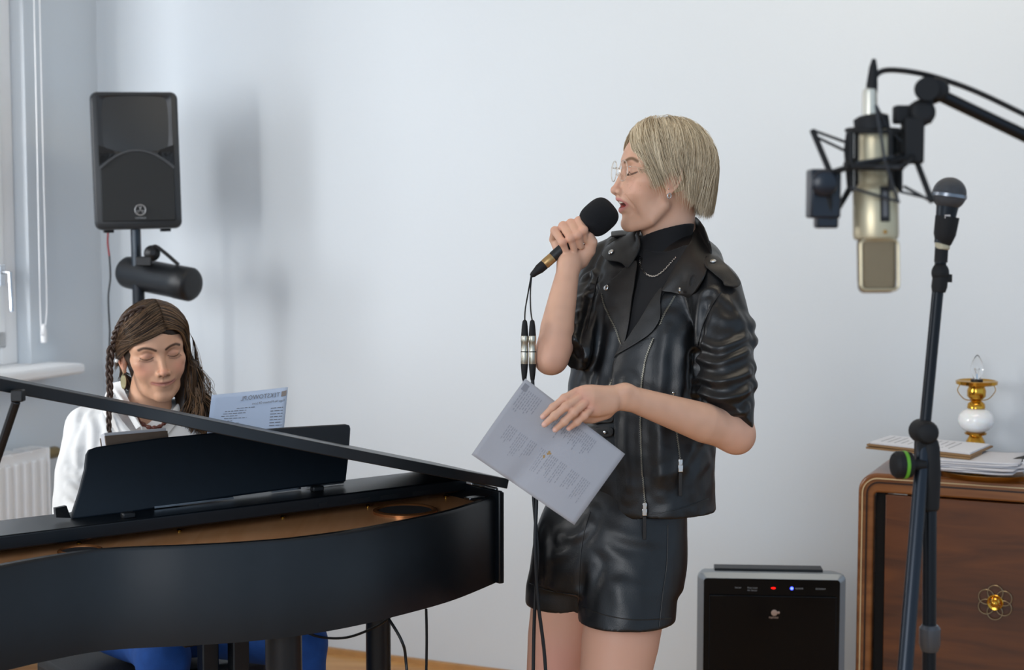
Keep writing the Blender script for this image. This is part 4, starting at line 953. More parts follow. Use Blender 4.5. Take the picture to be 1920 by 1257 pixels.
def head_colors(v, base, om, lips, brow, blush, lipz=1.0, jz=0.0, browamt=.9):
    c = np.tile(np.array(base, float), (len(v), 1))
    def mix(w_, col):
        nonlocal c; w_ = np.clip(w_, 0, 1)[:, None]; c = c * (1 - w_) + np.array(col) * w_
    for q in (1, -1): mix(.55 * blob(v, (.065, q * .040, -.008), (.03, .020, .018)), blush)
    mix(.45 * blob(v, (.108, 0, -.012), (.012, .012, .010)), blush)
    for q in (1, -1): mix(.5 * blob(v, (-.01, q * .082, .005), (.02, .012, .03)), blush)
    for q in (1, -1):
        d = fd(v, spline([(.088, q * .0125, .0400), (.0850, q * .024, .0455), (.0735, q * .038, .0475), (.060, q * .049, .0425)], 4))
        mix(browamt * np.clip(1.5 - d / .0030, 0, 1), brow)
        mix(.35 * blob(v, (.078, q * .031, .027), (.012, .018, .008)), [x * .72 for x in blush])
        mix(.85 * np.clip(1.5 - fd(v, [(.0785, q * .0175, .0215), (.0810, q * .0245, .0185), (.0812, q * .032, .0172), (.0770, q * .040, .0185), (.0700, q * .0470, .0215)]) / .0011, 0, 1), (.03, .02, .015))
        mix(.7 * blob(v, (.1005, q * .0062, -.0205), (.004, .0026, .0024)), (.06, .02, .015))
    if om > 0:
        up = [(.078, -.0215, -.0415), (.0930, -.0115, -.0345), (.100, 0, -.0335), (.0930, .0115, -.0345), (.078, .0215, -.0415)]
        dn = [(.078, -.0210, -.0430), (.0905, -.0115, -.0525), (.096, 0, -.0560), (.0905, .0115, -.0525), (.078, .0210, -.0430)]
        mix(np.clip(1.6 - fd(v, up, .06) / .0030, 0, 1), lips); mix(np.clip(1.6 - fd(v, dn, .06) / .0036, 0, 1), lips)
        mix(1.3 * blob(v, (.080, 0, -.0445), (.016, .0165, .007), 4), (.10, .02, .018))
    else:
        mm = [(.081, -.026, -.040), (.092, -.014, -.0415), (.0975, 0, -.0415), (.092, .014, -.0415), (.081, .026, -.040)]
        mix(.8 * np.clip(1.6 - fd(v, mm, .06) / (.0044), 0, 1), lips)
        mix(.55 * np.clip(1.2 - fd(v, mm, .06) / .0010, 0, 1), [x * .35 for x in lips])
    return c
def skin_noise(v, c, amt=.05, freckle=0.0, seed=0):
    n = np.array([noise.noise(Vector(p) * 55 + Vector((seed, 0, 0))) for p in v]) if len(v) < 260000 else np.zeros(len(v))
    c = c * (1 + amt * n)[:, None]
    return np.clip(c, 0, 1)
def mat_skin(name):
    m = mat(name, (.6, .4, .3, 1), 0.5, sub=0.12, subc=(0.010, 0.004, 0.0025), attr='Col', bump=0.10, bscale=700, bdist=.0008, spec=.4)
    return m
# ---------------------------------------------------------------- strands of hair
def envelope(p, E):
    """push point p (head axes) to the hair envelope E = (cx, cz, rx, ry, rz, taper, zmin)"""
    cx, cz, rx, ry, rz, tp, zmin = E
    x, y, z = p[0] - cx, p[1], p[2] - cz
    if z > 0:
        e_ = 2.0 + (.7 * min(1, z / .03) * min(1, max(0, x + .01) / .04)); q = (abs(x / rx) ** e_ + abs(y / ry) ** e_ + abs(z / rz) ** e_) ** (1 / e_) + 1e-6; return Vector((cx + x / q, y / q, cz + z / q))
    k_ = 1 - tp * (z / zmin) ** 2 if zmin else 1
    q = math.sqrt((x / rx) ** 2 + (y / ry) ** 2) + 1e-6; return Vector((cx + x / q * k_, y / q * k_, p[2]))
def strands(paths, radii, cols, n=4):
    """paths: list of lists of Vectors; returns vertices, quads, colours"""
    V_, F_, C_ = [], [], []; b = 0
    for P, r, c in zip(paths, radii, cols):
        N = len(P); A_ = np.array([list(p) for p in P]); T = np.gradient(A_, axis=0); T /= np.linalg.norm(T, axis=1)[:, None] + 1e-9
        x = np.cross(T, [.3, .2, .93]); x /= np.linalg.norm(x, axis=1)[:, None] + 1e-9; y = np.cross(T, x)
        t = np.linspace(0, 1, N); rr = r * np.minimum(1, np.minimum(t * 6 + .35, (1 - t) * 3.5 + .12))
        ang = 2 * np.pi * np.arange(n) / n
        ring = A_[:, None, :] + rr[:, None, None] * (np.cos(ang)[None, :, None] * x[:, None, :] + np.sin(ang)[None, :, None] * y[:, None, :])
        V_.append(ring.reshape(-1, 3)); i = np.arange(N - 1)[:, None] * n; k = np.arange(n)[None, :]; k2 = (k + 1) % n
        F_.append(np.stack([b + i + k, b + i + k2, b + i + n + k2, b + i + n + k], -1).reshape(-1, 4)); C_.append(np.tile(c, (N * n, 1)) * (1 + .0 * t.repeat(n)[:, None])); b += N * n
    return np.concatenate(V_), np.concatenate(F_), np.concatenate(C_)
def mat_hair(name, rough=.42):
    return mat(name, (.3, .2, .1, 1), rough, attr='Col', spec=.45)
# ---------------------------------------------------------------- hands
def finger(s, J, r, k=.004):
    """J: joints knuckle..tip"""
    s.tube(J[:2], [r * 1.18, r * 1.08], k); s.tube(J[1:3], [r * 1.10, r * .96], .0025)
    s.tube(J[2:4], [r * .97, r * .80], .0025)
    for q in (1, 2): s.ell(J[q], (r * 1.12,) * 3, .003)
def nail(v, c, tip, dirn, nrm, r):
    """tint of a fingernail"""
    d = v - np.array(tip); 
    w_ = np.exp(-((np.linalg.norm(d - np.outer(d @ np.array(nrm), np.array(nrm)), axis=1) / (r * .75)) ** 4)) * ((d @ np.array(nrm)) > r * .25)
    col = np.array([.80, .52, .45]); return c * (1 - .75 * w_)[:, None] + col * (.75 * w_)[:, None]

# ---------------------------------------------------------------- cloth pieces laid over a sculpted surface
from mathutils.bvhtree import BVHTree
from mathutils.geometry import delaunay_2d_cdt
def bvh_of(v, f): return BVHTree.FromPolygons([tuple(p) for p in v], [tuple(int(i) for i in q) for q in f])
def cast(T, px, py):
    r = ray(px, py); h = T.ray_cast(CAM, r.normalized())
    if h[0] is not None: return h[0], h[1]
    # beyond the outline: nearest point of the surface
    d = 3.1; p = CAM + r * d
    for _ in range(3):
        n_ = T.find_nearest(p); d = (n_[0] - CAM).dot(FW); p = CAM + r * d
    return p, n_[1]
def densify(poly, step, closed=True):
    out = []; n = len(poly)
    for i in range(n if closed else n - 1):
        a, b = Vector(poly[i]), Vector(poly[(i + 1) % n]); k = max(1, int((b - a).length / step))
        for j in range(k): out.append(a.lerp(b, j / k))
    if not closed: out.append(Vector(poly[-1]))
    return out
def rsmooth(poly, n=4): return [V(p.x, p.y) if False else Vector((p.x, p.y)) for p in spline([(x, y, 0) for x, y in poly], n, closed=True)]
def drape(name, poly, T, off, thick, material, parent, step=4.0, rnd_=True, lift=None, relax=2):
    P = densify(rsmooth(poly, 3) if rnd_ else poly, step * .8); nb = len(P)
    xs = [p[0] for p in P]; ys = [p[1] for p in P]; pts = [Vector((p[0], p[1])) for p in P]
    def inside(x, y):
        c = False; j = nb - 1
        for i in range(nb):
            if (P[i][1] > y) != (P[j][1] > y) and x < (P[j][0] - P[i][0]) * (y - P[i][1]) / (P[j][1] - P[i][1]) + P[i][0]: c = not c
            j = i
        return c
    y = min(ys) + step * .5; row = 0
    while y < max(ys):
        x = min(xs) + (step * .5 if row % 2 else 0)
        while x < max(xs):
            if inside(x, y) and min((Vector((x, y)) - q).length for q in pts[:nb:2]) > step * .6: pts.append(Vector((x, y)))
            x += step
        y += step * .87; row += 1
    vo, eo_, fo, *_ = delaunay_2d_cdt(pts, [(i, (i + 1) % nb) for i in range(nb)], [], 1, 1e-4)
    top = []; 
    for p in vo:
        q, n_ = cast(T, p.x, p.y)
        if n_.dot(CAM - q) < 0: n_ = -n_
        o_ = off + (lift(p.x, p.y) if lift else 0); top.append((q, n_, o_))
    n = len(vo)
    pos = np.array([list(q + n_ * o_) for q, n_, o_ in top]); nr = np.array([list(n_) for q, n_, o_ in top])
    tris = [tuple(f) for f in fo]
    if relax:
        E = np.array([(f[i], f[(i + 1) % 3]) for f in tris for i in range(3)]); E = np.concatenate([E, E[:, ::-1]]); deg = np.maximum(np.bincount(E[:, 0], minlength=n), 1)
        for _ in range(relax):
            pos = .5 * pos + .5 * np.stack([np.bincount(E[:, 0], pos[E[:, 1], k], minlength=n) for k in range(3)], 1) / deg[:, None] if False else pos
            nr = np.stack([np.bincount(E[:, 0], nr[E[:, 1], k], minlength=n) for k in range(3)], 1); nr /= np.linalg.norm(nr, axis=1)[:, None] + 1e-9
    bm = bmesh.new(); vs = [bm.verts.new(tuple(p)) for p in pos]
    for f in tris:
        try: bm.faces.new([vs[i] for i in f])
        except ValueError: pass
    bm.normal_update()
    fr = [f for f in bm.faces]; s_ = sum(f.normal.dot(CAM - f.calc_center_median()) for f in fr)
    if s_ < 0: bmesh.ops.reverse_faces(bm, faces=fr)
    vv = [tuple(v.co) for v in bm.verts]; ff = [tuple(v.index for v in f.verts) for f in bm.faces]; bm.free()
    o = link_mesh(name, vv, ff, material, parent)
    so = o.modifiers.new('thickness', 'SOLIDIFY'); so.thickness = thick; so.offset = 1
    bv = o.modifiers.new('soft_edge', 'BEVEL'); bv.width = thick * .45; bv.segments = 2; bv.limit_method = 'ANGLE'; bv.angle_limit = math.radians(60)
    return o
def dline(T, pts, off, step=3.0, sm=5):
    P = spline([(x, y, 0) for x, y in pts], sm); P = densify([(p.x, p.y) for p in P], step, False); out = []
    for p in P:
        q, n_ = cast(T, p[0], p[1]); n_ = n_ if n_.dot(CAM - q) > 0 else -n_; out.append((q + n_ * off, n_))
    return out
def folds(v, f, T, lists):
    """raise or sink soft folds along lines; lists: (points, width, amplitude)"""
    bm_n = np.zeros_like(v); a, b, c = v[f[:, 0]], v[f[:, 1]], v[f[:, 2]]; fn = np.cross(b - a, c - a)
    for k in range(f.shape[1]):
        for x in range(3): bm_n[:, x] += np.bincount(f[:, k], fn[:, x], minlength=len(v))
    bm_n /= np.linalg.norm(bm_n, axis=1)[:, None] + 1e-12; dv = np.zeros(len(v))
    for pts, w_, amp in lists:
        L_ = [p for p, n_ in dline(T, pts, 0, 6)]; A_ = np.array([list(p) for p in L_]); near = np.where(((v > A_.min(0) - 3 * w_) & (v < A_.max(0) + 3 * w_)).all(1))[0]
        if not len(near): continue
        d = polyd(v[near], L_); e0 = np.linalg.norm(v[near] - A_[0], axis=1); e1 = np.linalg.norm(v[near] - A_[-1], axis=1)
        fade = np.clip(np.minimum(e0, e1) / (w_ * 2.2), .15, 1); dv[near] += amp * fade * (np.exp(-(d / w_) ** 2) - .45 * np.exp(-((d - 1.9 * w_) / w_) ** 2))
    return v + bm_n * dv[:, None]
def zipper(T, pts, name, parent, off=.004, r=.0016):
    L_ = dline(T, pts, off, 1.7); m = MB()
    for i in range(0, len(L_) - 1):
        p, n_ = L_[i]; t = (L_[i + 1][0] - p).normalized(); s_ = t.cross(n_).normalized()
        m.box(p + s_ * (r * .35 * (1 if i % 2 else -1)), (r * 1.6, .0010, .0014), (s_, t, n_))
    return m.build(name, mat('dull_zip_metal', '#8f8a7c', .4, metal=.8), parent, smooth=False)
def snap(T, px, py, off, parent, r=.0062):
    p, n_ = dline(T, [(px, py), (px + 1, py)], off)[0]
    return MB().lathe(p, n_, [(r * .7, -.001), (r, 0), (r, .0012), (r * .8, .0026), (r * .3, .0031)], 20).build('snap_button', MATS['silver'], parent)
# ================================================================== THE SINGER
def basis(yaw_vec, pitch, roll=0.0):
    """yaw_vec: horizontal facing; returns matrix with columns fwd, left, up"""
    h = Vector(yaw_vec).normalized(); l = Z.cross(h); f = h * math.cos(pitch) + Z * math.sin(pitch); u = f.cross(l)
    l2 = l * math.cos(roll) + u * math.sin(roll); u2 = u * math.cos(roll) - l * math.sin(roll)
    return np.array([[f[i], l2[i], u2[i]] for i in range(3)])
def toworld(R, o, p): return Vector(np.array(o) + R @ np.array(p))
SK = np.array([.66, .39, .27]); 
singer = empty('person', (0.26, 3.2, 0), 'standing person with blonde bob, clear glasses and black leather jacket, singing into a microphone', 'person')
ya = math.radians(12); RH = basis((-math.cos(ya), -math.sin(ya), 0), math.radians(4), math.radians(0))
ear_px = W(1253, 361, 3.14); HO = np.array(ear_px) - RH @ np.array((.004, .0755, -.015))
XS = .88
def warp(v):
    v = v.copy(); v[:, 0] = np.where(v[:, 0] > 0, v[:, 0] * XS, v[:, 0]); v[:, 0] -= .008 * np.clip((v[:, 0] - .02) / .04, 0, 1) * np.clip((-.022 - v[:, 2]) / .04, 0, 1); return v
OMO = 1.0
hs_ = head_sdf(OMO, neck=((-.026, 0, -.03), (-.046, 0, -.155)), nr=.0465, ears=(1, -1), eo=(.009, .006), chinz=.006, nosez=.005)
hv, hf = hs_.mesh(smooth=1)
hc_ = head_colors(hv, SK, OMO, (.58, .23, .20), (.17, .09, .04), (.70, .36, .27), browamt=1.0)
hc_ = skin_noise(hv, hc_, .05)
rs = np.random.RandomState(5)
for k in range(90):                                     # freckles on nose and cheeks
    p = np.array([.085 + rs.uniform(-.03, .02), rs.choice([1, -1]) * rs.uniform(.005, .052), rs.uniform(-.025, .014)])
    j = np.argmin(((hv - p) ** 2).sum(1)); w_ = np.clip(1.2 - np.linalg.norm(hv - hv[j], axis=1) / .0012, 0, 1)[:, None] * .35; hc_ = hc_ * (1 - w_) + np.array([.36, .18, .10]) * w_
hw_ = warp(hv) @ RH.T + HO
def HP(x, y, z):
    v = warp(np.array([[x, y, z]], float))[0]; return toworld(RH, HO, v)
# limbs -------------------------------------------------------------------------------------------
WR, EL = W(1068, 492, 3.150), W(1034, 668, 3.120)       # right wrist and elbow
SR = W(1140, 500, 3.33)
def q2(x, y, d): return W(960 + x / 3.4917, 360 + (y + 12) / 3.4917, d)
D0 = 3.155
def arm_bbox(pts, m): A_ = np.array([list(p) for p in pts]); return A_.min(0) - m, A_.max(0) + m
PAL = V(.5, .6, .3)
lo, hi = arm_bbox([WR, EL, q2(250, 180, D0), q2(560, 200, D0), SR.lerp(EL, .6)], .055)
a = Sculpt(lo, hi, .0016)
a.tube([SR.lerp(EL, .75), EL], [.030, .0295], 0)
a.tube([EL, EL.lerp(WR, .30), EL.lerp(WR, .62), WR], [.0295, .0325, .0275, .0205], .02, flat=(0, 1, 0), fr=.95)
a.ell(EL - (WR - EL).normalized() * .012, (.023, .025, .020), .018)
HB = q2(395, 352, D0 + .026)
a.tube([WR, q2(408, 420, D0 + .012), q2(385, 330, D0 + .030)], [.0235, .026, .024], .012)
a.tube([q2(320, 290, D0 + .030), q2(430, 230, D0 + .024)], [.0145, .015], .012)
a.tube([q2(330, 385, D0 + .016), q2(290, 300, D0 + .026)], [.016, .013], .012)
FN = [([(272, 300, .026), (281, 243, -.006), (330, 318, -.026), (360, 392, -.014)], .0076),
      ([(310, 250, .028), (335, 212, -.006), (384, 290, -.030), (408, 372, -.016)], .0081),
      ([(362, 215, .026), (386, 196, -.006), (430, 270, -.031), (450, 345, -.016)], .0084),
      ([(418, 205, .022), (440, 180, -.008), (468, 238, -.029), (478, 300, -.014)], .0084)]
for J, r in FN: finger(a, [q2(x, y, D0 + d) for x, y, d in J], r, .0018)
TJ = [q2(450, 420, D0 + .010), q2(500, 372, D0 + .002), q2(522, 318, D0 - .006), q2(506, 272, D0 - .012)]
a.tube(TJ[:3], [.019, .0145, .0110], .009); a.tube(TJ[2:], [.0108, .0092], .003)
rv, rf = a.mesh(smooth=1)
rc = np.tile(SK, (len(rv), 1))
for J, r in FN:
    for q in (1, 2):
        x, y, d = J[q]; w_ = (.40 * np.exp(-(np.linalg.norm(rv - np.array(q2(x, y, D0 + d)), axis=1) / .011) ** 2))[:, None]; rc = rc * (1 - w_) + np.array([.66, .30, .22]) * w_
w_ = (.35 * np.exp(-(np.linalg.norm(rv - np.array(EL), axis=1) / .045) ** 2))[:, None]; rc = rc * (1 - w_) + np.array([.70, .34, .26]) * w_
rc = skin_noise(rv, rc, .06, seed=3)
# left arm over the jacket, hand resting on the sheet
SL, ELL, WL = W(1345, 548, 3.07), W(1377, 812, 2.985), W(1172, 744, 2.875)
def q3(x, y, d): return W(860 + x / 2.1793, 680 + y / 2.1793, d)
lo, hi = arm_bbox([ELL, WL, q3(335, 215, 2.80), SL.lerp(ELL, .6), q3(440, 270, 2.85)], .05)
b = Sculpt(lo, hi, .0016)
b.tube([SL.lerp(ELL, .62), ELL], [.036, .035], 0)
b.tube([ELL, ELL.lerp(WL, .28), ELL.lerp(WL, .62), WL], [.033, .0370, .0295, .0215], .02)
b.ell(ELL + (ELL - WL).normalized() * .010 - Z * .008, (.024, .026, .024), .018)
b.tube([WL, q3(600, 150, 2.862), q3(528, 150, 2.842)], [.0225, .0235, .0245], .012, flat=tuple(V(.25, 1, .1).normalized()), fr=.62)
b.tube([q3(610, 150, 2.858), q3(545, 140, 2.844), q3(505, 135, 2.838)], [.0165, .0155, .0125], .014); b.tube([q3(610, 175, 2.860), q3(565, 190, 2.850), q3(535, 195, 2.842)], [.0155, .0135, .0105], .014)
b.ell(WL + V(.0, -.014, .012), (.008, .008, .008), .012)
LF = [([(486, 118, 2.838), (432, 146, 2.822), (385, 184, 2.822), (344, 222, 2.826)], .0066),
      ([(496, 142, 2.830), (438, 180, 2.806), (392, 218, 2.808), (350, 254, 2.814)], .0068),
      ([(516, 165, 2.828), (470, 204, 2.806), (432, 242, 2.810), (394, 275, 2.817)], .0066),
      ([(540, 190, 2.834), (514, 218, 2.816), (484, 244, 2.818), (450, 270, 2.824)], .0059)]
for J, r in LF: finger(b, [q3(*j) for j in J], r, .0015)
b.tube([q3(600, 200, 2.872), q3(545, 222, 2.868), q3(500, 225, 2.862), q3(462, 215, 2.856)], [.0145, .0125, .0105, .009], .007)
lv, lf = b.mesh(smooth=1)
lc = np.tile(SK, (len(lv), 1))
for J, r in LF:
    w_ = (.45 * np.exp(-(np.linalg.norm(lv - np.array(q3(*J[0])), axis=1) / .013) ** 2) + .25 * np.exp(-(np.linalg.norm(lv - np.array(q3(*J[1])), axis=1) / .010) ** 2) + .35 * np.exp(-(np.linalg.norm(lv - np.array(q3(*J[3])), axis=1) / .009) ** 2))[:, None]
    lc = lc * (1 - w_) + np.array([.70, .32, .24]) * w_
    tp = q3(*J[3]); dv = (q3(*J[3]) - q3(*J[2])).normalized(); nn_ = V(0, -1, 0); nn_ = (nn_ - dv * nn_.dot(dv)).normalized()
    lc = nail(lv, lc, tp + dv * .001, dv, nn_, r)
w_ = (.4 * np.exp(-(np.linalg.norm(lv - np.array(ELL), axis=1) / .04) ** 2))[:, None]; lc = lc * (1 - w_) + np.array([.72, .34, .26]) * w_
lc = skin_noise(lv, lc, .06, seed=9)
# trunk and legs (seen below the shorts)
tf = V(-.55, -.835, 0).normalized(); tl2 = Z.cross(tf)   # torso facing and its left
HIPC = W(1146, 1000, 3.20)
c_ = Sculpt((-.22, 2.85, -.01), (.55, 3.55, 1.42), .0055)
def zx(px, py, d): p = W(px, py, d); return p
tors = []
for (py, px, d, a_, b_) in ((455, 1258, 3.235, .055, .055), (480, 1250, 3.23, .11, .065), (540, 1243, 3.21, .135, .085), (640, 1222, 3.2, .128, .095), (740, 1200, 3.2, .112, .085), (830, 1185, 3.2, .115, .085), (930, 1160, 3.2, .145, .105), (1010, 1148, 3.2, .155, .115), (1080, 1140, 3.2, .13, .1)):
    p = W(px, py, d); tors.append((p.z, p.x, p.y, a_ * .84, b_ * .84))
c_.loft(tors, 0, ax=(tl2.x, tl2.y))
KL = W(1130, 1420, 3.10); KR = W(1030, 1410, 3.30)
HL, HR = W(1180, 1090, 3.155), W(1075, 1080, 3.255)
foL, foR = V(KL.x - .02, KL.y + .0, .085), V(KR.x - .01, KR.y + .05, .085)
for h_, k_, f_ in ((HL, KL, foL), (HR, KR, foR)):
    c_.tube([h_, h_.lerp(k_, .35), k_], [.080, .076, .054], .015)
    c_.tube([k_, k_.lerp(f_, .3) + V(.015, .02, 0), f_], [.052, .054, .034], .015)
    c_.tube([f_ - Z * .04 - tf * .03, f_ + tf * .10 - Z * .055], [.034, .026], .02)
cv, cf = c_.mesh(smooth=2)
cc = np.tile(SK * np.array([1.0, .93, .93]), (len(cv), 1)); w_ = (.40 * np.exp(-(np.linalg.norm(cv - np.array(W(1035, 1250, 3.2)), axis=1) / .06) ** 2))[:, None]; cc = cc * (1 - w_) + np.array([.74, .34, .30]) * w_
V_, F_ = join([(hw_, hf), (rv, rf), (lv, lf), (cv, cf)])
np_obj('body', V_, F_, mat_skin('skin'), singer, np.concatenate([hc_, rc, lc, cc]))
# teeth, eyelashes
t_ = Sculpt((.06, -.03, -.06), (.11, .03, -.02), .0007)
for k in range(-4, 5):
    aa = k * .235; t_.ell((.0765 + .0165 * math.cos(aa), .0175 * math.sin(aa) * 1.0, -.0388 + .0005 * abs(k)), (.0024, .0030 - .0002 * abs(k), .0034), .0005)
tv, tfc = t_.mesh(); tv = warp(tv) @ RH.T + HO; np_obj('teeth', tv, tfc, mat('tooth_enamel', '#e6dcc8', .25), singer)
mb = MB(); mb.tube([HP(.077, -.010, -.051), HP(.088, 0, -.050), HP(.077, .010, -.051)], [.004, .0055, .004], 10); mb.build('tongue', mat('tongue_pink', '#a8453f', .35), singer)
pth, cl = [], []
for q in (1, -1):
    base = spline([(.0790, q * .0180, .0210), (.0820, q * .0245, .0178), (.0822, q * .032, .0165), (.0780, q * .040, .0178), (.0712, q * .0470, .0210)], 8)
    for p in base[3:]:
        p = Vector(p); e = p + V(.0055, q * (p.y * q - .028) * .32, -.0035); pth.append([HP(*p), HP(*(p.lerp(e, .5) - V(0, 0, .001))), HP(*e)]); cl.append((.05, .035, .02))
v_, f_, k_ = strands(pth, [.00022] * len(pth), cl, 3); np_obj('eyelashes', v_, f_, mat_hair('lash_hair'), singer, k_)
# ------------------------------------------------------------------ hair
rnd = random.Random(11)
E1 = (-.018, .038, .098, .086, .096, .13, -.125)
hbase = Sculpt((-.15, -.12, -.12), (.12, .12, .16), .0025)
hbase.ell((-.018, 0, .040), (.094, .079, .090), 0); hbase.ell((.025, 0, .085), (.050, .055, .040), .02)
hbase.tube([(-.052, 0, .03), (-.054, 0, .0)], [.054, .048], .02, flat=(0, 1, 0), fr=1.2)
hbase.cut((0, 0, -.020), (-.40, 0, -1), .3)
hbase.ell((.100, 0, -.005), (.070, .2, .080), .004, mode='sub'); hbase.ell((.050, 0, -.055), (.072, .2, .062), .004, mode='sub')
hv2, hf2 = hbase.mesh(smooth=2)
nzc = np.array([noise.noise(Vector((p[0] * 14, p[1] * 60, p[2] * 14))) for p in hv2]); hcol = np.array([.50, .40, .26]) * (1 + .25 * nzc)[:, None]
P_, R_, C_ = [], [], []
def lock(start, end, lift0, lift1, col, r, wob=.002, n=12, bow=None, E=E1, ph=0.0):
    s0, e0 = Vector(start), Vector(end); w1, w2 = wob * math.cos(ph * 3), wob * math.sin(ph * 5); out = []
    for i in range(n):
        t = i / (n - 1); p = s0.lerp(e0, t)
        if bow: p = p + Vector(bow) * (4 * t * (1 - t))
        q = envelope(p, E); lf_ = lift0 * (1 - t) + lift1 * t
        d = Vector((q.x - E[0], q.y, (q.z - E[1]) if q.z > E[1] else 0)).normalized()
        q = q + d * (lf_ + w1 * math.sin(t * 5 + ph)) + V(w2 * math.sin(t * 4 + ph), 0, 0)
        out.append(HP(*q))
    P_.append(out); R_.append(r); C_.append(col)
def blond(k0=0.0):
    k = min(1, max(0, rnd.gauss(.45 + k0, .22))); c1, c2 = (.32, .235, .135), (.92, .80, .59); return [a * (1 - k) + b2 * k for a, b2 in zip(c1, c2)]
NC = 420                                                  # clumps
for i in range(NC):
    u = rnd.random()
    if u < .74:
        ph = rnd.uniform(math.radians(72), math.radians(288)); side = 1 if ph < math.pi else -1
        ex = -.018 + .100 * math.cos(ph); ey = .086 * math.sin(ph); back = max(0, -math.cos(ph))
        zc = -.014 - .034 * min(1, max(0, (back - .12) / .55)) + rnd.uniform(-.005, .003)
        if back < .17: zc = rnd.uniform(.022, .031)
        st = (ex * .35 + rnd.uniform(-.05, .03), side * rnd.uniform(0, .014), .2); en = (ex, ey, zc); bw = None; l0, l1 = rnd.uniform(-.008, .003), rnd.uniform(-.010, .003)
    else:
        side = 1 if rnd.random() < .75 else -1; u2 = rnd.random()
        st = (.078 - .055 * u2, rnd.uniform(-.02, .015), .125); en = (.050 - .040 * u2, side * .078, .006 + rnd.uniform(-.012, .014) + .010 * u2); bw = (.020 * (1 - u2), 0, .004); l0, l1 = rnd.uniform(-.001, .006), rnd.uniform(-.009, .001)
    kc = rnd.gauss(0, .16); pc_ = rnd.uniform(0, 6.28)
    for j in range(20):
        g = lambda s_: rnd.gauss(0, s_)
        lock((st[0] + g(.004), st[1] + g(.003), st[2]), (en[0] + g(.0045), en[1] + g(.003), en[2] + g(.0055)), l0 + g(.0012), l1 + g(.0012), blond(kc), rnd.uniform(.00045, .0008), .0028, bow=bw, ph=pc_ + g(.25))
for i in range(160):
    u = rnd.random(); side = 1
    lock((.07 - .12 * u, 0, .13), (.045 - .13 * u + rnd.uniform(-.015, .01), .084, rnd.uniform(-.03, .02) - .04 * u), .004, rnd.uniform(-.002, .010), blond(.15), .00035, .006, ph=rnd.uniform(0, 6))
sv, sf, scl = strands(P_, R_, C_, 3)
np_obj('hair', hv2 @ np.diag([1, 1, 1]) @ RH.T + HO if False else np.array([HP(*p) for p in hv2]), hf2, mat_hair('blonde_hair'), singer, hcol)
np_obj('hair_strands', sv, sf, mat_hair('blonde_hair'), singer, scl)
# ------------------------------------------------------------------ glasses
gl = empty('glasses', HP(.1, 0, .02), 'clear-framed round glasses on the face of the blonde singer', 'glasses')
M_clear = mat('clear_acetate', '#fbf3e8', .05, trans=.92, ior=1.3); 
m = MB()
for q in (1, -1):
    cx_, cy_, cz_ = .0985, q * .0335, .0225; tn = V(-.06, q * 1, 0).normalized()
    pts = [HP(*(V(cx_, cy_, cz_) + tn * (math.cos(a) * .0232) + V(0, 0, math.sin(a) * .0205))) for a in [2 * math.pi * i / 40 for i in range(41)]]
    m.tube(pts, .0012, 8, cap=False)
m.tube(spline([HP(.1015, -.0115, .027), HP(.1045, 0, .029), HP(.1015, .0115, .027)], 5), .0014, 8)
for q in (1, -1): m.tube(spline([HP(.0930, q * .0555, .0300), HP(.088, q * .0650, .0300), HP(.05, q * .0720, .0275), HP(.005, q * .0775, .026)], 5), .0013, 8)
m.build('frame', M_clear, gl)
for q in (1, -1): m = MB(); m.tube(spline([HP(.098, q * .012, .018), HP(.093, q * .012, .012)], 3), .0018, 6); m.build('nose_pad', M_clear, gl)
M_lens = bpy.data.materials.new('lens_glass'); M_lens.use_nodes = True
n_ = M_lens.node_tree.nodes; l_ = M_lens.node_tree.links; n_.remove(n_['Principled BSDF']); tr_ = n_.new('ShaderNodeBsdfTransparent'); gs_ = n_.new('ShaderNodeBsdfGlossy'); gs_.inputs['Roughness'].default_value = .03; mx_ = n_.new('ShaderNodeMixShader'); mx_.inputs[0].default_value = .07
l_.new(tr_.outputs[0], mx_.inputs[1]); l_.new(gs_.outputs[0], mx_.inputs[2]); l_.new(mx_.outputs[0], n_['Material Output'].inputs[0])
for q in (1, -1):
    tn = V(-.06, q, 0).normalized(); m = MB(); pts = [HP(*(V(.0985, q * .0335, .0225) + tn * (math.cos(a) * .0225) + V(0, 0, math.sin(a) * .0198))) for a in [2 * math.pi * i / 32 for i in range(32)]]
    m.prism(pts, Vector(RH @ np.array([.0008, 0, 0]))); m.build('lens', M_lens, gl, smooth=False)
# earrings
M_silver = mat('silver', '#d6d6d4', .2, metal=1.0, var=.02)
er = HP(.003, .0795, -.0175); MB().tube([er + Vector(RH @ np.array([math.cos(a) * .0036, 0, math.sin(a) * .0048 - .004])) for a in [2 * math.pi * i / 20 for i in range(21)]], .0010, 8, cap=False).build('hoop_earring', M_silver, None, loc=er); tag(bpy.data.objects['hoop_earring'], 'small silver hoop earring in the ear lobe of the singer', 'earring')
er = HP(.006, .0795, -.0085); o = MB().ball(er, .0014, 8, 10).build('ear_stud', M_silver, None, loc=er); tag(o, 'tiny silver stud above the hoop in the ear of the singer', 'earring')
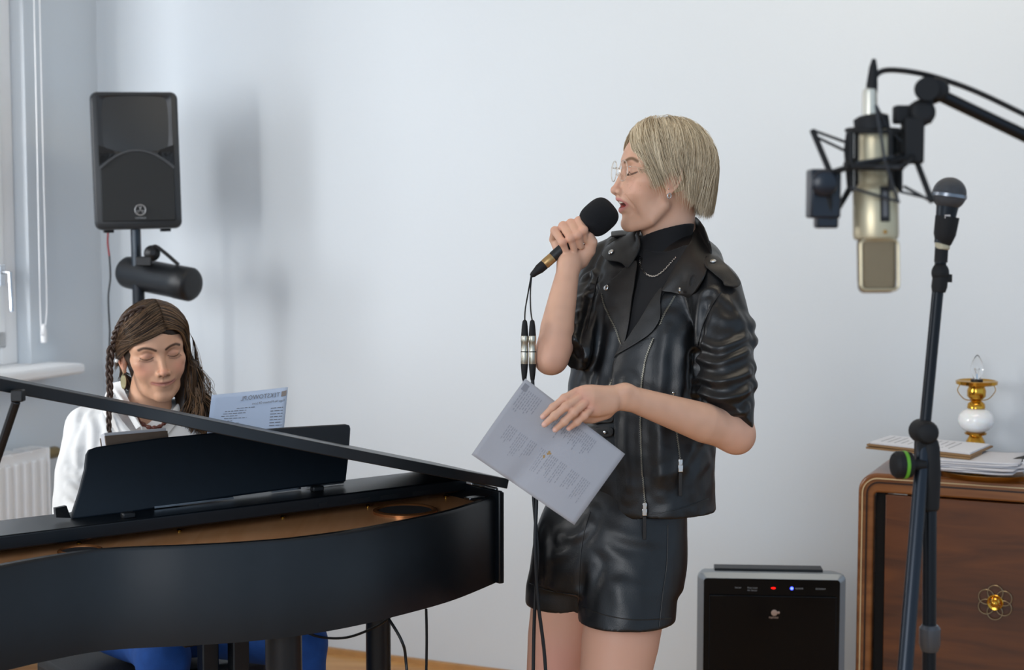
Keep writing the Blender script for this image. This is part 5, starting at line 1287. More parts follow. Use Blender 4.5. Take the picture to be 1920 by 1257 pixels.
# ------------------------------------------------------------------ leather jacket
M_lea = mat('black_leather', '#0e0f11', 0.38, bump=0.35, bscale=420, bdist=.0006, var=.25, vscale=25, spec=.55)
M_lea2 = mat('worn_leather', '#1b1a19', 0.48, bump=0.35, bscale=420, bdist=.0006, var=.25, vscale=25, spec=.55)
j = Sculpt((-.0, 2.86, .84), (.56, 3.48, 1.52), .0032)
sec = []
for (py, px, d, a_, b_) in ((436, 1256, 3.245, .050, .046), (452, 1250, 3.24, .092, .058), (475, 1243, 3.235, .126, .070), (510, 1236, 3.22, .140, .085), (560, 1226, 3.21, .142, .098), (640, 1212, 3.20, .149, .106), (740, 1203, 3.20, .153, .112), (850, 1200, 3.20, .153, .116), (920, 1206, 3.20, .147, .114), (985, 1208, 3.20, .146, .112)):
    p = W(px, py, d); sec.append((p.z, p.x, p.y, a_, b_))
j.loft(sec, 0, ax=(tl2.x, tl2.y), pw=2.25)
j.tube([W(1222, 462, 3.27), W(1165, 466, 3.32), W(1132, 500, 3.32)], [.038, .034, .042], .02)
j.tube([W(1285, 490, 3.20), W(1332, 528, 3.10)], [.038, .044], .03)
j.cut((.25, 3.2, W(1207, 973, 3.085).z), (0, 0, -1), .6)
fbody = j.f; j.f = np.full(fbody.shape, .08, np.float32)
NS = [W(1340, 545, 3.075), W(1354, 610, 3.04), W(1362, 680, 3.005), W(1362, 735, 2.985), W(1366, 792, 2.98)]
j.tube(NS, [.052, .054, .052, .050, .047], .0)
FS = [W(1133, 495, 3.32), W(1113, 560, 3.26), W(1094, 622, 3.19), W(1074, 660, 3.145)]
j.tube(FS, [.044, .045, .044, .040], .0)
for (x, y, d, r) in ((1397, 690, 3.00, .017), (1400, 722, 2.99, .016), (1392, 756, 2.985, .016), (1392, 610, 3.04, .020), (1398, 640, 3.03, .018)): j.ell(W(x, y, d), (r * 1.3, r * 1.6, r), .008)
hemz = W(1207, 973, 3.085).z
j.cut(W(1368, 800, 2.98), (W(1358, 838, 2.95) - W(1382, 775, 3.0)).normalized() + V(.0, 0, 0), .095)
j.cut(W(1062, 640, 3.14), (W(1036, 666, 3.12) - W(1084, 640, 3.16)), .085)
h_ = np.clip(.5 + .5 * (fbody - j.f) / .014, 0, 1); j.f = (fbody * (1 - h_) + j.f * h_ - .014 * h_ * (1 - h_)).astype(np.float32)
# hollow hem
jin = [(z_, x_, y_, a_ - .006, b_ - .006) for z_, x_, y_, a_, b_ in sec if z_ < hemz + .14] 
tmp = Sculpt(j.lo, j.lo + j.res * (j.n - 1), j.res); 
tmp.f = np.full(j.f.shape, .08, np.float32); tmp.n = np.array(j.f.shape); tmp.loft([(z_ - (.02 if i == 0 else 0), x_, y_, a_, b_) for i, (z_, x_, y_, a_, b_) in enumerate(sorted(jin))], 0, ax=(tl2.x, tl2.y), pw=2.25)
j.f = np.maximum(j.f, -tmp.f)
jv, jf = j.mesh(smooth=2)
TJ0 = bvh_of(jv, jf)
FL = [([(1312, 640), (1345, 652), (1385, 640), (1404, 628)], .0075, .0039), ([(1308, 672), (1345, 682), (1385, 668), (1408, 655)], .0070, .0043),
      ([(1306, 706), (1345, 716), (1385, 708), (1410, 694)], .0070, .0046), ([(1308, 735), (1348, 748), (1388, 742), (1408, 728)], .0065, .0046), ([(1318, 762), (1350, 776), (1388, 776), (1402, 764)], .0065, .0039),
      ([(1330, 560), (1316, 605), (1308, 660), (1304, 720)], .009, -.0075), ([(1352, 548), (1375, 580), (1392, 612)], .010, .0027), ([(1340, 585), (1365, 600), (1398, 598)], .010, .0022),
      ([(1064, 572), (1085, 560), (1105, 556)], .008, .0022), ([(1060, 596), (1080, 588), (1100, 590)], .008, .0022), ([(1058, 620), (1078, 612), (1095, 616)], .008, .0022), ([(1056, 645), (1072, 640), (1090, 645)], .008, .0022), ([(1095, 520), (1112, 510), (1122, 520)], .006, .004),
      ([(1122, 560), (1108, 640), (1092, 720)], .010, .0033), ([(1150, 600), (1132, 680), (1112, 760)], .012, .0027), ([(1112, 545), (1098, 600), (1088, 660)], .008, -.007), ([(1148, 450), (1120, 500), (1108, 545)], .007, .004),
      ([(1255, 600), (1243, 700), (1238, 800), (1240, 920)], .013, .0033), ([(1290, 590), (1278, 680), (1272, 780)], .015, .0033), ([(1310, 820), (1285, 870), (1245, 900)], .013, .0027), ([(1325, 860), (1300, 900), (1300, 950)], .012, .0027), ([(1180, 720), (1176, 820), (1182, 930)], .010, .0024), ([(1300, 640), (1296, 740), (1312, 800)], .012, -.0033)]
jv = folds(jv, jf, TJ0, FL)
nn2 = np.array([noise.noise(Vector(p) * 16) * .0030 + noise.noise(Vector(p) * 42 + Vector((7, 0, 0))) * .0011 for p in jv])
cen_ = np.stack([np.interp(jv[:, 2], [q[0] for q in sorted(sec)], [q[k] for q in sorted(sec)]) for k in (1, 2)], 1)
dr_ = jv[:, :2] - cen_; dr_ /= np.linalg.norm(dr_, axis=1)[:, None] + 1e-9
jv[:, :2] += dr_ * nn2[:, None]
jacket = np_obj('leather_jacket', jv, jf, M_lea, singer)
TJ_ = bvh_of(jv, jf)
M_knit = mat('black_knit', '#0b0c10', 0.85, bump=.4, bscale=1500, bdist=.0006, sheen=.15)
# black turtleneck: neck tube and the chest between the lapels
NB, NT = W(1244, 520, 3.225), W(1255, 424, 3.222)
tn_ = Sculpt((.13, 3.05, 1.25), (.46, 3.42, 1.52), .003)
tn_.tube([NB, NB.lerp(NT, .45), NT + Z * .02], [.058, .053, .0515], 0)
tn_.ell(W(1246, 500, 3.225), (.085, .070, .045), .03)
tn_.cut(W(1208, 438, 3.18), (W(1303, 423, 3.25) - W(1208, 438, 3.18)).normalized().cross(V(.55, .83, 0)).normalized() * (-1 if (W(1303, 423, 3.25) - W(1208, 438, 3.18)).normalized().cross(V(.55, .83, 0)).z < 0 else 1), .12)
tnv, tnf = tn_.mesh(smooth=2)
top = np_obj('turtleneck', tnv, tnf, M_knit, singer)
TN = bvh_of(*join([(jv, jf), (tnv, tnf)]))
drape('turtleneck_front', [(1210, 470), (1204, 500), (1190, 560), (1180, 620), (1171, 655), (1190, 640), (1222, 590), (1252, 540), (1282, 490), (1290, 462), (1255, 474), (1228, 475)], TN, .0015, .0015, M_knit, top, 4, lift=lambda x, y: 0)
MB().tube([p + n_ * .0 for p, n_ in dline(TN, [(1209, 470), (1228, 474), (1255, 473), (1285, 462)], .0016, 4)], .0012, 6).build('neck_seam', M_knit, top)
# necklace
nk = dline(TN, [(1201, 484), (1202, 498), (1208, 511), (1218, 519), (1230, 520), (1243, 512), (1256, 499), (1270, 484)], .0042, 2.6)
m = MB()
for i, (p, n_) in enumerate(nk[:-1]):
    t = (nk[i + 1][0] - p).normalized(); s_ = t.cross(n_).normalized(); m.box(p, (.0034, .0024, .0014), ((s_ + t * (.5 if i % 2 else -.5)).normalized(), t, n_))
o = m.build('necklace', M_silver, None, loc=nk[5][0], smooth=False); tag(o, 'silver flat-link chain necklace over the black turtleneck', 'necklace')
# jacket flaps
def flap(name, poly, off, thick=.0028, mt=M_lea2, step=4, lift=None, T=TN): return drape(name, poly, T, off, thick, mt, jacket, step, lift=lift)
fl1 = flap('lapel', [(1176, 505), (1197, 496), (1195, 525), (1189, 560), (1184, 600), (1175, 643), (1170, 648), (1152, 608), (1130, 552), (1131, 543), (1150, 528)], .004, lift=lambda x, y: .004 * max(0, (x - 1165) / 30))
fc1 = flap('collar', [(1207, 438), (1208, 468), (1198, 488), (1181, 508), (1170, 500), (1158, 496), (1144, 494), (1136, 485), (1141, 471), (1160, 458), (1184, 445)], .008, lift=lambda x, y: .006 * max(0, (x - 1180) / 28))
# near panel front edge, lapel and collar
fp = flap('front_panel', [(1158, 670), (1151, 706), (1153, 795), (1158, 873), (1166, 970), (1210, 968), (1206, 886), (1202, 795), (1205, 720), (1213, 669), (1226, 636), (1205, 640)], .003, mt=M_lea)
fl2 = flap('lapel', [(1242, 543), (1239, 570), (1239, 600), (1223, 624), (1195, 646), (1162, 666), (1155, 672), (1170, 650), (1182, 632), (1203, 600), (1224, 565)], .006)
# near collar: a standing fold with real height behind the neck
def csheet(name, rows, thick, parent, mt, nu=10, nv=8):
    R_ = [spline([W(*p) for p in r], nv) for r in rows]; C = [spline([r[i] for r in R_], nu) for i in range(len(R_[0]))]; n, k = len(C), len(C[0]); vs = [p for c in C for p in c]
    fs = [(i * k + q, (i + 1) * k + q, (i + 1) * k + q + 1, i * k + q + 1) for i in range(n - 1) for q in range(k - 1)]
    m = MB(); m._add(vs, fs); o = m.build(name, mt, parent, angle=180); so = o.modifiers.new('thickness', 'SOLIDIFY'); so.thickness = thick; so.offset = 0; so.use_rim = True
    b_ = o.modifiers.new('soft_edge', 'BEVEL'); b_.width = thick * .4; b_.segments = 2; b_.limit_method = 'ANGLE'; b_.angle_limit = math.radians(60); return o
def cd(px, py, off):
    q, n_ = cast(TN, px, py); n_ = n_ if n_.dot(CAM - q) > 0 else -n_; return (q + n_ * off - CAM).dot(FW)
def cdm(px, py, d, off): return (px, py, min(d, cd(px, py, off)))
inner = [(1290, 440, 3.30), (1300, 428, 3.25), cdm(1297, 448, 3.205, .004), cdm(1282, 475, 3.17, .005), cdm(1262, 508, 3.2, .010), cdm(1243, 541, 3.2, .008)]
ridge = [(1296, 420, 3.315), (1304, 409, 3.27), cdm(1307, 440, 3.19, .012), cdm(1291, 478, 3.15, .014), cdm(1268, 514, 3.2, .016), cdm(1243, 546, 3.2, .011)]
midr = [(1308, 430, 3.32), cdm(1318, 424, 3.285, .010), cdm(1322, 455, 3.20, .012), cdm(1308, 495, 3.15, .021), cdm(1285, 532, 3.2, .020), cdm(1263, 549, 3.2, .010)]
outer_ = [(1318, 450, 3.325), cdm(1327, 448, 3.29, .006), cdm(1334, 478, 3.2, .008), cdm(1323, 512, 3.2, .015), cdm(1304, 546, 3.2, .013), cdm(1292, 558, 3.2, .009)]
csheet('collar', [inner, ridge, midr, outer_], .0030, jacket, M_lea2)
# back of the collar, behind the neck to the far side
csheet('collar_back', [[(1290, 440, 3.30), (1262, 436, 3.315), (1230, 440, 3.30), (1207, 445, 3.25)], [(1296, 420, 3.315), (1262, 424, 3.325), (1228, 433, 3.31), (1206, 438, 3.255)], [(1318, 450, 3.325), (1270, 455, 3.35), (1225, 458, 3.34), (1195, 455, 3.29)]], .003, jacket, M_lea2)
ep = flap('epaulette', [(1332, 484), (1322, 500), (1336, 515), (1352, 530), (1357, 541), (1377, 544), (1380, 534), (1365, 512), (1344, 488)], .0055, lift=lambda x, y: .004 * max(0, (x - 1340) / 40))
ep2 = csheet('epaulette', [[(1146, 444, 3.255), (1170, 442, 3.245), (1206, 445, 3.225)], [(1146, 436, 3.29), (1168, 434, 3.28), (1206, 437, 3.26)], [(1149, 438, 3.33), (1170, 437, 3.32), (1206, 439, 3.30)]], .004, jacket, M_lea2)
snap(TN, 1152, 481, .0125, fc1); snap(TN, 1142, 543, .008, fl1); snap(TN, 1290, 545, .0165, jacket); snap(TN, 1337, 498, .009, ep)
zipper(TN, [(1131, 556), (1150, 604), (1169, 648)], 'zip', jacket, .008); zipper(TN, [(1150, 712), (1143, 728), (1130, 748)], 'zip', jacket, .004)
zipper(TN, [(1265, 556), (1246, 590), (1237, 612)], 'zip', jacket, .003)
zipper(TN, [(1226, 636), (1213, 668), (1205, 715), (1202, 795), (1205, 886), (1211, 944)], 'zip', jacket, .0068)
zipper(TN, [(1263, 736), (1266, 790), (1271, 835), (1275, 862)], 'pocket_zip', jacket, .0035)
def slider(x, y, off, drop):
    p, n_ = dline(TN, [(x, y), (x + 1, y)], off)[0]; m = MB(); m.box(p, (.008, .004, .012), (RT, n_, Z)); m.box(p - Z * .012 + n_ * .002, (.009, .0022, .014), (RT, n_, Z)); o = m.build('zip_slider', M_silver, jacket, bevel=.001)
    m = MB(); m.box(p - Z * (.02 + drop / 2) + n_ * .001, (.0062, .0022, drop), (RT, n_, Z)); m.build('pull_tab', M_lea2, o, bevel=.0006)
slider(1211, 948, .009, .045); slider(1275, 868, .006, .045)
m = MB(); p, n_ = dline(TN, [(1263, 737), (1264, 737)], .004)[0]; m.ball(p, .003, 6, 10); m.build('rivet', M_silver, jacket)
# seams on the jacket
for pts in ([(1170, 968), (1210, 966), (1270, 955), (1328, 936)], [(1352, 548), (1335, 575), (1318, 610), (1308, 650)], [(1172, 700), (1174, 800), (1176, 880), (1180, 960)], [(1121, 520), (1112, 560), (1100, 620)]):
    MB().tube([p for p, n_ in dline(TN, pts, .0008, 5)], .0011, 5).build('seam', M_lea, jacket)
# belt at the gap below the lapel
be = flap('belt', [(1112, 780), (1130, 776), (1150, 777), (1150, 792), (1128, 794), (1114, 796)], .004)
be2 = flap('belt', [(1112, 806), (1130, 802), (1150, 803), (1150, 817), (1130, 820), (1112, 818)], .005)
snap(TN, 1142, 785, .008, be, .0035); snap(TN, 1139, 811, .009, be2, .0035)
# ------------------------------------------------------------------ leather shorts
h = Sculpt((-.02, 2.95, .66), (.40, 3.50, 1.03), .0036)
sec2 = []
for (py, px, d, a_, b_) in ((880, 1175, 3.21, .118, .09), (930, 1160, 3.21, .142, .108), (990, 1147, 3.21, .158, .120), (1050, 1142, 3.21, .164, .122), (1090, 1140, 3.21, .160, .115)):
    p = W(px, py, d); sec2.append((p.z, p.x, p.y, a_, b_))
h.loft(sec2, 0, ax=(tl2.x, tl2.y))
h.tube([W(1190, 1030, 3.18), W(1178, 1110, 3.15), W(1171, 1230, 3.13)], [.096, .097, .094], .012)
h.tube([W(1085, 1030, 3.25), W(1068, 1110, 3.27), W(1062, 1220, 3.29)], [.088, .090, .088], .012)
h.tube([W(1110, 930, 3.09), W(1090, 1010, 3.08), W(1084, 1100, 3.10)], [.006, .009, .012], .012, mode='sub')
h.cut((.2, 3.2, .7045), (0, 0, -1), .5)
h.tube([W(1172, 1215, 3.13), W(1170, 1360, 3.13)], [.087, .089], .0, mode='sub'); h.tube([W(1061, 1190, 3.285), W(1060, 1340, 3.29)], [.081, .083], .0, mode='sub')
sv2, sf2 = h.mesh(smooth=2); TS0 = bvh_of(sv2, sf2)
sv2 = folds(sv2, sf2, TS0, [([(1110, 960), (1090, 1000), (1050, 1010)], .010, .0030), ([(1100, 985), (1060, 1035), (1015, 1050)], .011, .0020), ([(1120, 1000), (1150, 1040), (1200, 1060)], .014, .0020), ([(1125, 985), (1180, 1010), (1240, 1010)], .012, .0015), ([(1020, 1000), (1025, 1060), (1015, 1100)], .010, .0020), ([(1110, 1060), (1105, 1100), (1100, 1140)], .010, .0020), ([(1150, 1080), (1160, 1120), (1170, 1160)], .014, .0015)])
nn2 = np.array([noise.noise(Vector(p) * 18) * .0014 for p in sv2]); sv2[:, 1] += nn2
shorts = np_obj('leather_shorts', sv2, sf2, M_lea, singer); TS = bvh_of(sv2, sf2)
for pts in ([(1084, 1136), (1130, 1153), (1190, 1163), (1258, 1160)], [(994, 1095), (1030, 1108), (1082, 1116)], [(1252, 985), (1250, 1060), (1243, 1110), (1236, 1176)], [(1107, 960), (1095, 1000), (1088, 1050), (1085, 1130)]):
    MB().tube([p for p, n_ in dline(TS, pts, .0006, 5)], .0011, 5).build('seam', M_lea2, shorts)
# ------------------------------------------------------------------ shoes (below the frame)
for f_ in (foL, foR):
    s_ = Sculpt((f_.x - .16, f_.y - .2, -.002), (f_.x + .12, f_.y + .12, .14), .005)
    a0 = f_ - Z * .045 + V(.02, .02, 0); s_.tube([a0, a0 + tf * .10 - Z * .005, a0 + tf * .165 - Z * .008], [.036, .037, .028], 0); s_.tube([f_ + V(.01, .01, -.02), f_ + V(.01, .01, .03)], [.042, .042], .02); s_.cut((f_.x, f_.y, .0), (0, 0, -1), .4); s_.cut((f_.x, f_.y, .125), (0, 0, 1), .4)
    np_obj('shoe', *s_.mesh(smooth=1), M_lea, singer)
# ------------------------------------------------------------------ hand-held microphone with foam, its Y-cable
mb0, mt0 = W(997, 517, 3.146), W(1123, 407, 3.150); am = (mt0 - mb0).normalized(); Lmm = (mt0 - mb0).length; ppx = 3.15 / F
hm = empty('handheld_microphone', mt0, 'black microphone with a foam windscreen held at the mouth of the singer', 'microphone')
def mx(px): return (px - 997) / (1123 - 997) * Lmm
r1 = .0335
prof = [(r1 * math.cos(a) ** .62 if math.cos(a) > 1e-6 else .0005, r1 * 1.06 * math.copysign(abs(math.sin(a)) ** .72, math.sin(a))) for a in [math.radians(-90 + 180 * k / 22) for k in range(23)]]
prof = [(max(.012 if k < 2 else .0005, r), h_) for k, (r, h_) in enumerate(prof)]
MB().lathe(mt0, am, prof, 40).build('foam_windscreen', mat('black_foam', '#0c0f14', .95, bump=.8, bscale=900, bdist=.0012), hm, angle=80)
MB().lathe(mb0, am, [(.0100, mx(1036)), (.0108, mx(1038)), (.0108, mx(1080)), (.0120, mx(1100)), (.012, mx(1110))], 24).build('barrel', mat('matte_black_mic', '#191a1c', .5), hm)
MB().lathe(mb0, am, [(.0098, mx(1021)), (.0104, mx(1022)), (.0104, mx(1036)), (.0098, mx(1037))], 24).build('gold_label', mat('gold_label', '#a9895a', .35, metal=.6, var=.2, vscale=90), hm)
# ------------------------------------------------------------------ cables
y0 = W(997, 517, 3.146)
yc = empty('cable', y0, 'thin black Y-shaped microphone cable with two inline connectors, ending in long leads beside the legs', 'cable')
MB().lathe(y0 - am * .002, am, [(.0035, 0), (.0058, .004), (.0072, .012), (.0098, .022), (.0100, mx(1022))], 18).build('plug', M_blackrub, yc)
M_nick = mat('nickel', '#b9b3a2', .28, metal=.9)
ends = []
for k, (xa, xb, dd) in enumerate(((984, 983, .0), (998, 998, -.004))):
    D_ = 3.10 + dd
    pts = [W(996 + k * 1.0, 517, 3.144), W(991 + k * 3.5, 545, 3.135), W(985 + k * 10, 580, 3.115), W(xa, 602, D_)]
    MB().tube(spline(pts, 8), .0014, 8).build('thin_lead', M_cable, yc)
    up = W(xa, 600, D_); dn = W(xb + k * .5, 712, D_); ax2 = (dn - up).normalized(); L3 = (dn - up).length; t = lambda y: (y - 600) / 112 * L3
    MB().lathe(up, ax2, [(.0022, 0), (.0045, t(603)), (.0058, t(612)), (.0070, t(629)), (.0070, t(631))], 16).build('boot', M_blackrub, yc)
    MB().lathe(up, ax2, [(.0070, t(630)), (.0074, t(631)), (.0074, t(642)), (.0069, t(643)), (.0069, t(660)), (.0071, t(661)), (.0071, t(683)), (.0067, t(684))], 20).build('connector', M_nick, yc)
    MB().lathe(up, ax2, [(.0074, t(659)), (.0074, t(661))], 20).build('seam_ring', M_blackrub, yc)
    MB().lathe(up, ax2, [(.0072, t(683)), (.0070, t(686)), (.0058, t(700)), (.0042, t(712)), (.0022, t(716))], 16).build('boot', M_blackrub, yc)
    ends.append(dn)
for k, dn in enumerate(ends):
    if k == 0: pts = [dn, W(989, 760, 3.09), W(996, 850, 3.07), W(1001, 940, 3.06), W(1008, 1040, 3.05), W(1003, 1130, 3.06), W(1000, 1257, 3.06), W(1000, 1500, 3.04), W(1010, 1740, 2.98), W(960, 1800, 2.9)]
    else: pts = [dn, W(1001, 760, 3.085), W(1005, 850, 3.065), W(1006, 940, 3.055), W(1003, 1030, 3.045), W(1009, 1130, 3.05), W(1023, 1257, 3.05), W(1030, 1500, 3.03), W(1040, 1745, 2.98), W(1000, 1815, 2.88)]
    MB().tube(spline(pts, 8), .0034, 8).build('long_lead', M_cable, yc)
# ------------------------------------------------------------------ lyric sheet in the left hand
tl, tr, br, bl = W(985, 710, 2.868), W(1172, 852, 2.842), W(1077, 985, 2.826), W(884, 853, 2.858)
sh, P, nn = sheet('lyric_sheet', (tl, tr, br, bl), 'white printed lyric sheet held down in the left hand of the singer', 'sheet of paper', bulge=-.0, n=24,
    mat_=mat('shaded_sheet_paper', '#a3a4aa', .8, var=.02, vscale=9, bump=.15, bscale=40),  # white paper, its shade put into the grey base colour
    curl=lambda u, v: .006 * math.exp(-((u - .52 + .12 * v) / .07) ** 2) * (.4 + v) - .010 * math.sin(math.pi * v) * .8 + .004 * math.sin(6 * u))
off = .0006 if nn.dot(CAM - tl) > 0 else -.0006
mb = MB(); rnd2 = random.Random(4)
for k in range(46):
    u = .12 + k * .0175
    if k in (5, 11, 16, 17, 22, 28, 33, 34, 40): continue
    ln = rnd2.uniform(.14, .30); textline(mb, P, u, .50, 0, 1, ln, .0045, off, k, (.02, .05))
for k in range(9): textline(mb, P, .05 + k * .02, .08, 0, 1, rnd2.uniform(.15, .3), .006, off, 80 + k, (.02, .05))
for k in range(26): textline(mb, P, .32 + k * .0175, .08, 0, 1, rnd2.uniform(.12, .26), .006, off, 120 + k, (.02, .05))
mb.build('print', mat('faint_ink', '#8c8d94', .8), sh, smooth=False)
mb = MB(); mb._add([P(.02, .04, off), P(.065, .04, off), P(.065, .12, off), P(.02, .12, off)], [(0, 1, 2, 3)]); mb.build('stamp', mat('grey_stamp', '#85868c', .8), sh, smooth=False)
mb = MB()
for k, (u, v_) in enumerate(((.50, .49), (.515, .50), (.50, .515), (.485, .56), (.49, .57))):
    c = P(u, v_, off * 1.3); mb.lathe(c, nn * (1 if off > 0 else -1), [(.0022, 0), (.0018, .0001)], 10)
mb.build('stain', mat('tan_stain', '#a8895a', .8), sh, smooth=False)
# ================================================================== THE PIANIST
SK2 = np.array([.57, .32, .205])
pianist = empty('person', (-.85, 3.62, 0), 'seated person with long brown braided hair and a white shirt, playing the piano', 'person')
yb = math.radians(66); PS = .92; RP = basis((math.cos(yb), -math.sin(yb), 0), math.radians(-7), math.radians(6)) * PS
lobe = W(233, 692, 3.575); PO = np.array(lobe) - RP @ np.array((.000, -.0755, -.015))
def toloc(p): return RP.T @ (np.array(p) - PO) / PS ** 2
def PP(x, y, z): return toworld(RP, PO, (x, y, z))
nb_l = tuple(toloc(W(264, 812, 3.640)))
ph_ = head_sdf(0.0, neck=((-.028, 0, -.03), nb_l), nr=.049, smile=.3, ears=(1, -1), cheek=1.12, jw=.84, nosez=.002, res=.0016)
pv, pf = ph_.mesh(smooth=1)
pcol = head_colors(pv, SK2, 0.0, (.36, .12, .10), (.07, .035, .02), (.66, .24, .17), browamt=1.0); pcol = skin_noise(pv, pcol, .05, seed=21)
pw_ = pv @ RP.T + PO
tp = V(.22, -.975, 0).normalized(); tlp_ = Z.cross(tp)
secp = []
for (py, px, d, a_, b_) in ((745, 258, 3.665, .050, .045), (762, 262, 3.665, .095, .060), (782, 265, 3.66, .140, .075), (815, 268, 3.655, .158, .092), (880, 270, 3.65, .155, .100), (980, 275, 3.66, .140, .095), (1080, 280, 3.68, .150, .110), (1170, 285, 3.70, .170, .130)):
    p = W(px, py, d); secp.append((p.z, p.x, p.y, a_, b_))
SRp, SLp = W(166, 803, 3.65), W(370, 800, 3.72)
ERp, ELp = W(140, 975, 3.57), W(412, 975, 3.66)
WRp, WLp = PL(.64, .45, .845), PL(.26, .45, .845)
t_ = Sculpt((-1.25, 2.9, .50), (-.45, 3.95, 1.2), .006)
t_.loft([(z_, x_, y_, a_ - .012, b_ - .012) for z_, x_, y_, a_, b_ in secp], 0, ax=(tlp_.x, tlp_.y))
t_.tube([SRp, ERp, WRp], [.042, .036, .024], .02); t_.tube([SLp, ELp, WLp], [.042, .036, .024], .02)
tv_, tf_ = t_.mesh(smooth=1)
hands = []
for wr, sg in ((WRp, 1), (WLp, -1)):
    c0_ = PL(.88 if sg > 0 else .40, .45, .0); hh = Sculpt((wr.x - .14, wr.y - .14, .76), (wr.x + .14, wr.y + .14, .90), .0022)
    fw_ = -S; sd_ = K * -1
    hh.tube([wr, wr + fw_ * .05], [.023, .026], 0, flat=(0, 0, 1), fr=.6)
    for i in range(4):
        o_ = sd_ * ((i - 1.5) * .019); b0 = wr + fw_ * .065 + o_; ln = (.9, 1, .95, .75)[i if sg > 0 else 3 - i]
        finger(hh, [b0, b0 + fw_ * .030 * ln + Z * .006, b0 + fw_ * .048 * ln - Z * .006, b0 + fw_ * .056 * ln - Z * .022], .0075, .003)
    o_ = sd_ * (-.034 * sg * -1); hh.tube([wr + fw_ * .01 + o_ * .5, wr + fw_ * .04 + o_, wr + fw_ * .062 + o_ * 1.1 - Z * .014], [.013, .010, .008], .006)
    hands.append(hh.mesh(smooth=1))
V_, F_ = join([(pw_, pf), (tv_, tf_)] + hands)
np_obj('body', V_, F_, mat_skin('skin'), pianist, np.concatenate([pcol, np.tile(SK2, (len(V_) - len(pcol), 1))]))
pth, cl = [], []
for q in (1, -1):
    for p in spline([(.0790, q * .0180, .0210), (.0820, q * .0245, .0178), (.0822, q * .032, .0165), (.0780, q * .040, .0178), (.0712, q * .0470, .0210)], 8)[3:]:
        p = Vector(p); e = p + V(.0055, q * (p.y * q - .028) * .32, -.0045); pth.append([PP(*p), PP(*(p.lerp(e, .5) - V(0, 0, .001))), PP(*e)]); cl.append((.03, .02, .015))
v_, f_, k_ = strands(pth, [.00024] * len(pth), cl, 3); np_obj('eyelashes', v_, f_, mat_hair('lash_hair'), pianist, k_)
# white shirt
M_shirt = mat('white_linen', '#dfe0e0', .85, bump=.35, bscale=700, bdist=.0008, var=.02, sheen=.15)
s_ = Sculpt((-1.25, 2.95, .50), (-.45, 3.95, 1.2), .005)
s_.loft(secp, 0, ax=(tlp_.x, tlp_.y), pw=2.2)
s_.tube([W(232, 776, 3.665), SRp + V(.005, 0, -.004)], [.040, .050], .03); s_.tube([W(300, 778, 3.68), SLp], [.040, .050], .03)
s_.tube([SRp, SRp.lerp(ERp, .5) + V(-.006, 0, 0), ERp, ERp.lerp(WRp, .75)], [.050, .054, .050, .040], .02); s_.tube([SLp, SLp.lerp(ELp, .5), ELp, ELp.lerp(WLp, .75)], [.050, .054, .050, .040], .02)
vn = [W(262, 790, 3.54), W(278, 835, 3.53)]
s_.tube([W(262, 752, 3.60), W(268, 800, 3.555), W(276, 850, 3.54)], [.040, .024, .006], .006, mode='sub')
wv, wf = s_.mesh(smooth=2); TW0 = bvh_of(wv, wf)
wv = folds(wv, wf, TW0, [([(150, 800), (146, 850), (150, 900)], .009, .005), ([(170, 780), (175, 830), (165, 890)], .010, .005), ([(130, 880), (150, 895), (165, 880)], .007, .005), ([(128, 910), (150, 925), (170, 910)], .007, .005), ([(190, 770), (200, 800), (195, 840)], .009, .004), ([(160, 768), (150, 790), (145, 830)], .008, -.004), ([(125, 940), (145, 950), (165, 940)], .007, .004), ([(215, 760), (225, 790), (222, 830)], .009, .004)])
wn = np.array([noise.noise(Vector(p) * 14) * .004 + noise.noise(Vector(p) * 38) * .0014 for p in wv]); wv[:, 1] -= wn; wv[:, 0] -= wn * .5
shirt = np_obj('shirt', wv, wf, M_shirt, pianist); TW = bvh_of(wv, wf)
def csheet2(name, rows, parent, mt, th=.002): return csheet(name, rows, th, parent, mt)
csheet2('shirt_collar', [[(214, 735, 3.64), (224, 752, 3.60), (238, 775, 3.555), (256, 805, 3.535)], [(207, 722, 3.645), (222, 740, 3.592), (242, 768, 3.540), (264, 800, 3.525)], [(226, 715, 3.625), (240, 748, 3.585), (254, 778, 3.545), (268, 808, 3.53)]], shirt, M_shirt)
csheet2('shirt_collar', [[(214, 735, 3.64), (210, 752, 3.62), (222, 780, 3.55), (248, 812, 3.53)], [(207, 722, 3.645), (200, 742, 3.625), (210, 775, 3.548), (236, 815, 3.528)], [(205, 742, 3.64), (192, 760, 3.62), (200, 785, 3.57), (225, 818, 3.545)]], shirt, M_shirt)
csheet2('shirt_collar', [[(345, 730, 3.70), (335, 755, 3.66), (310, 785, 3.60), (290, 812, 3.57)], [(350, 722, 3.70), (342, 748, 3.65), (318, 780, 3.59), (296, 812, 3.56)], [(362, 745, 3.71), (352, 765, 3.66), (330, 795, 3.60), (310, 820, 3.57)]], shirt, M_shirt)
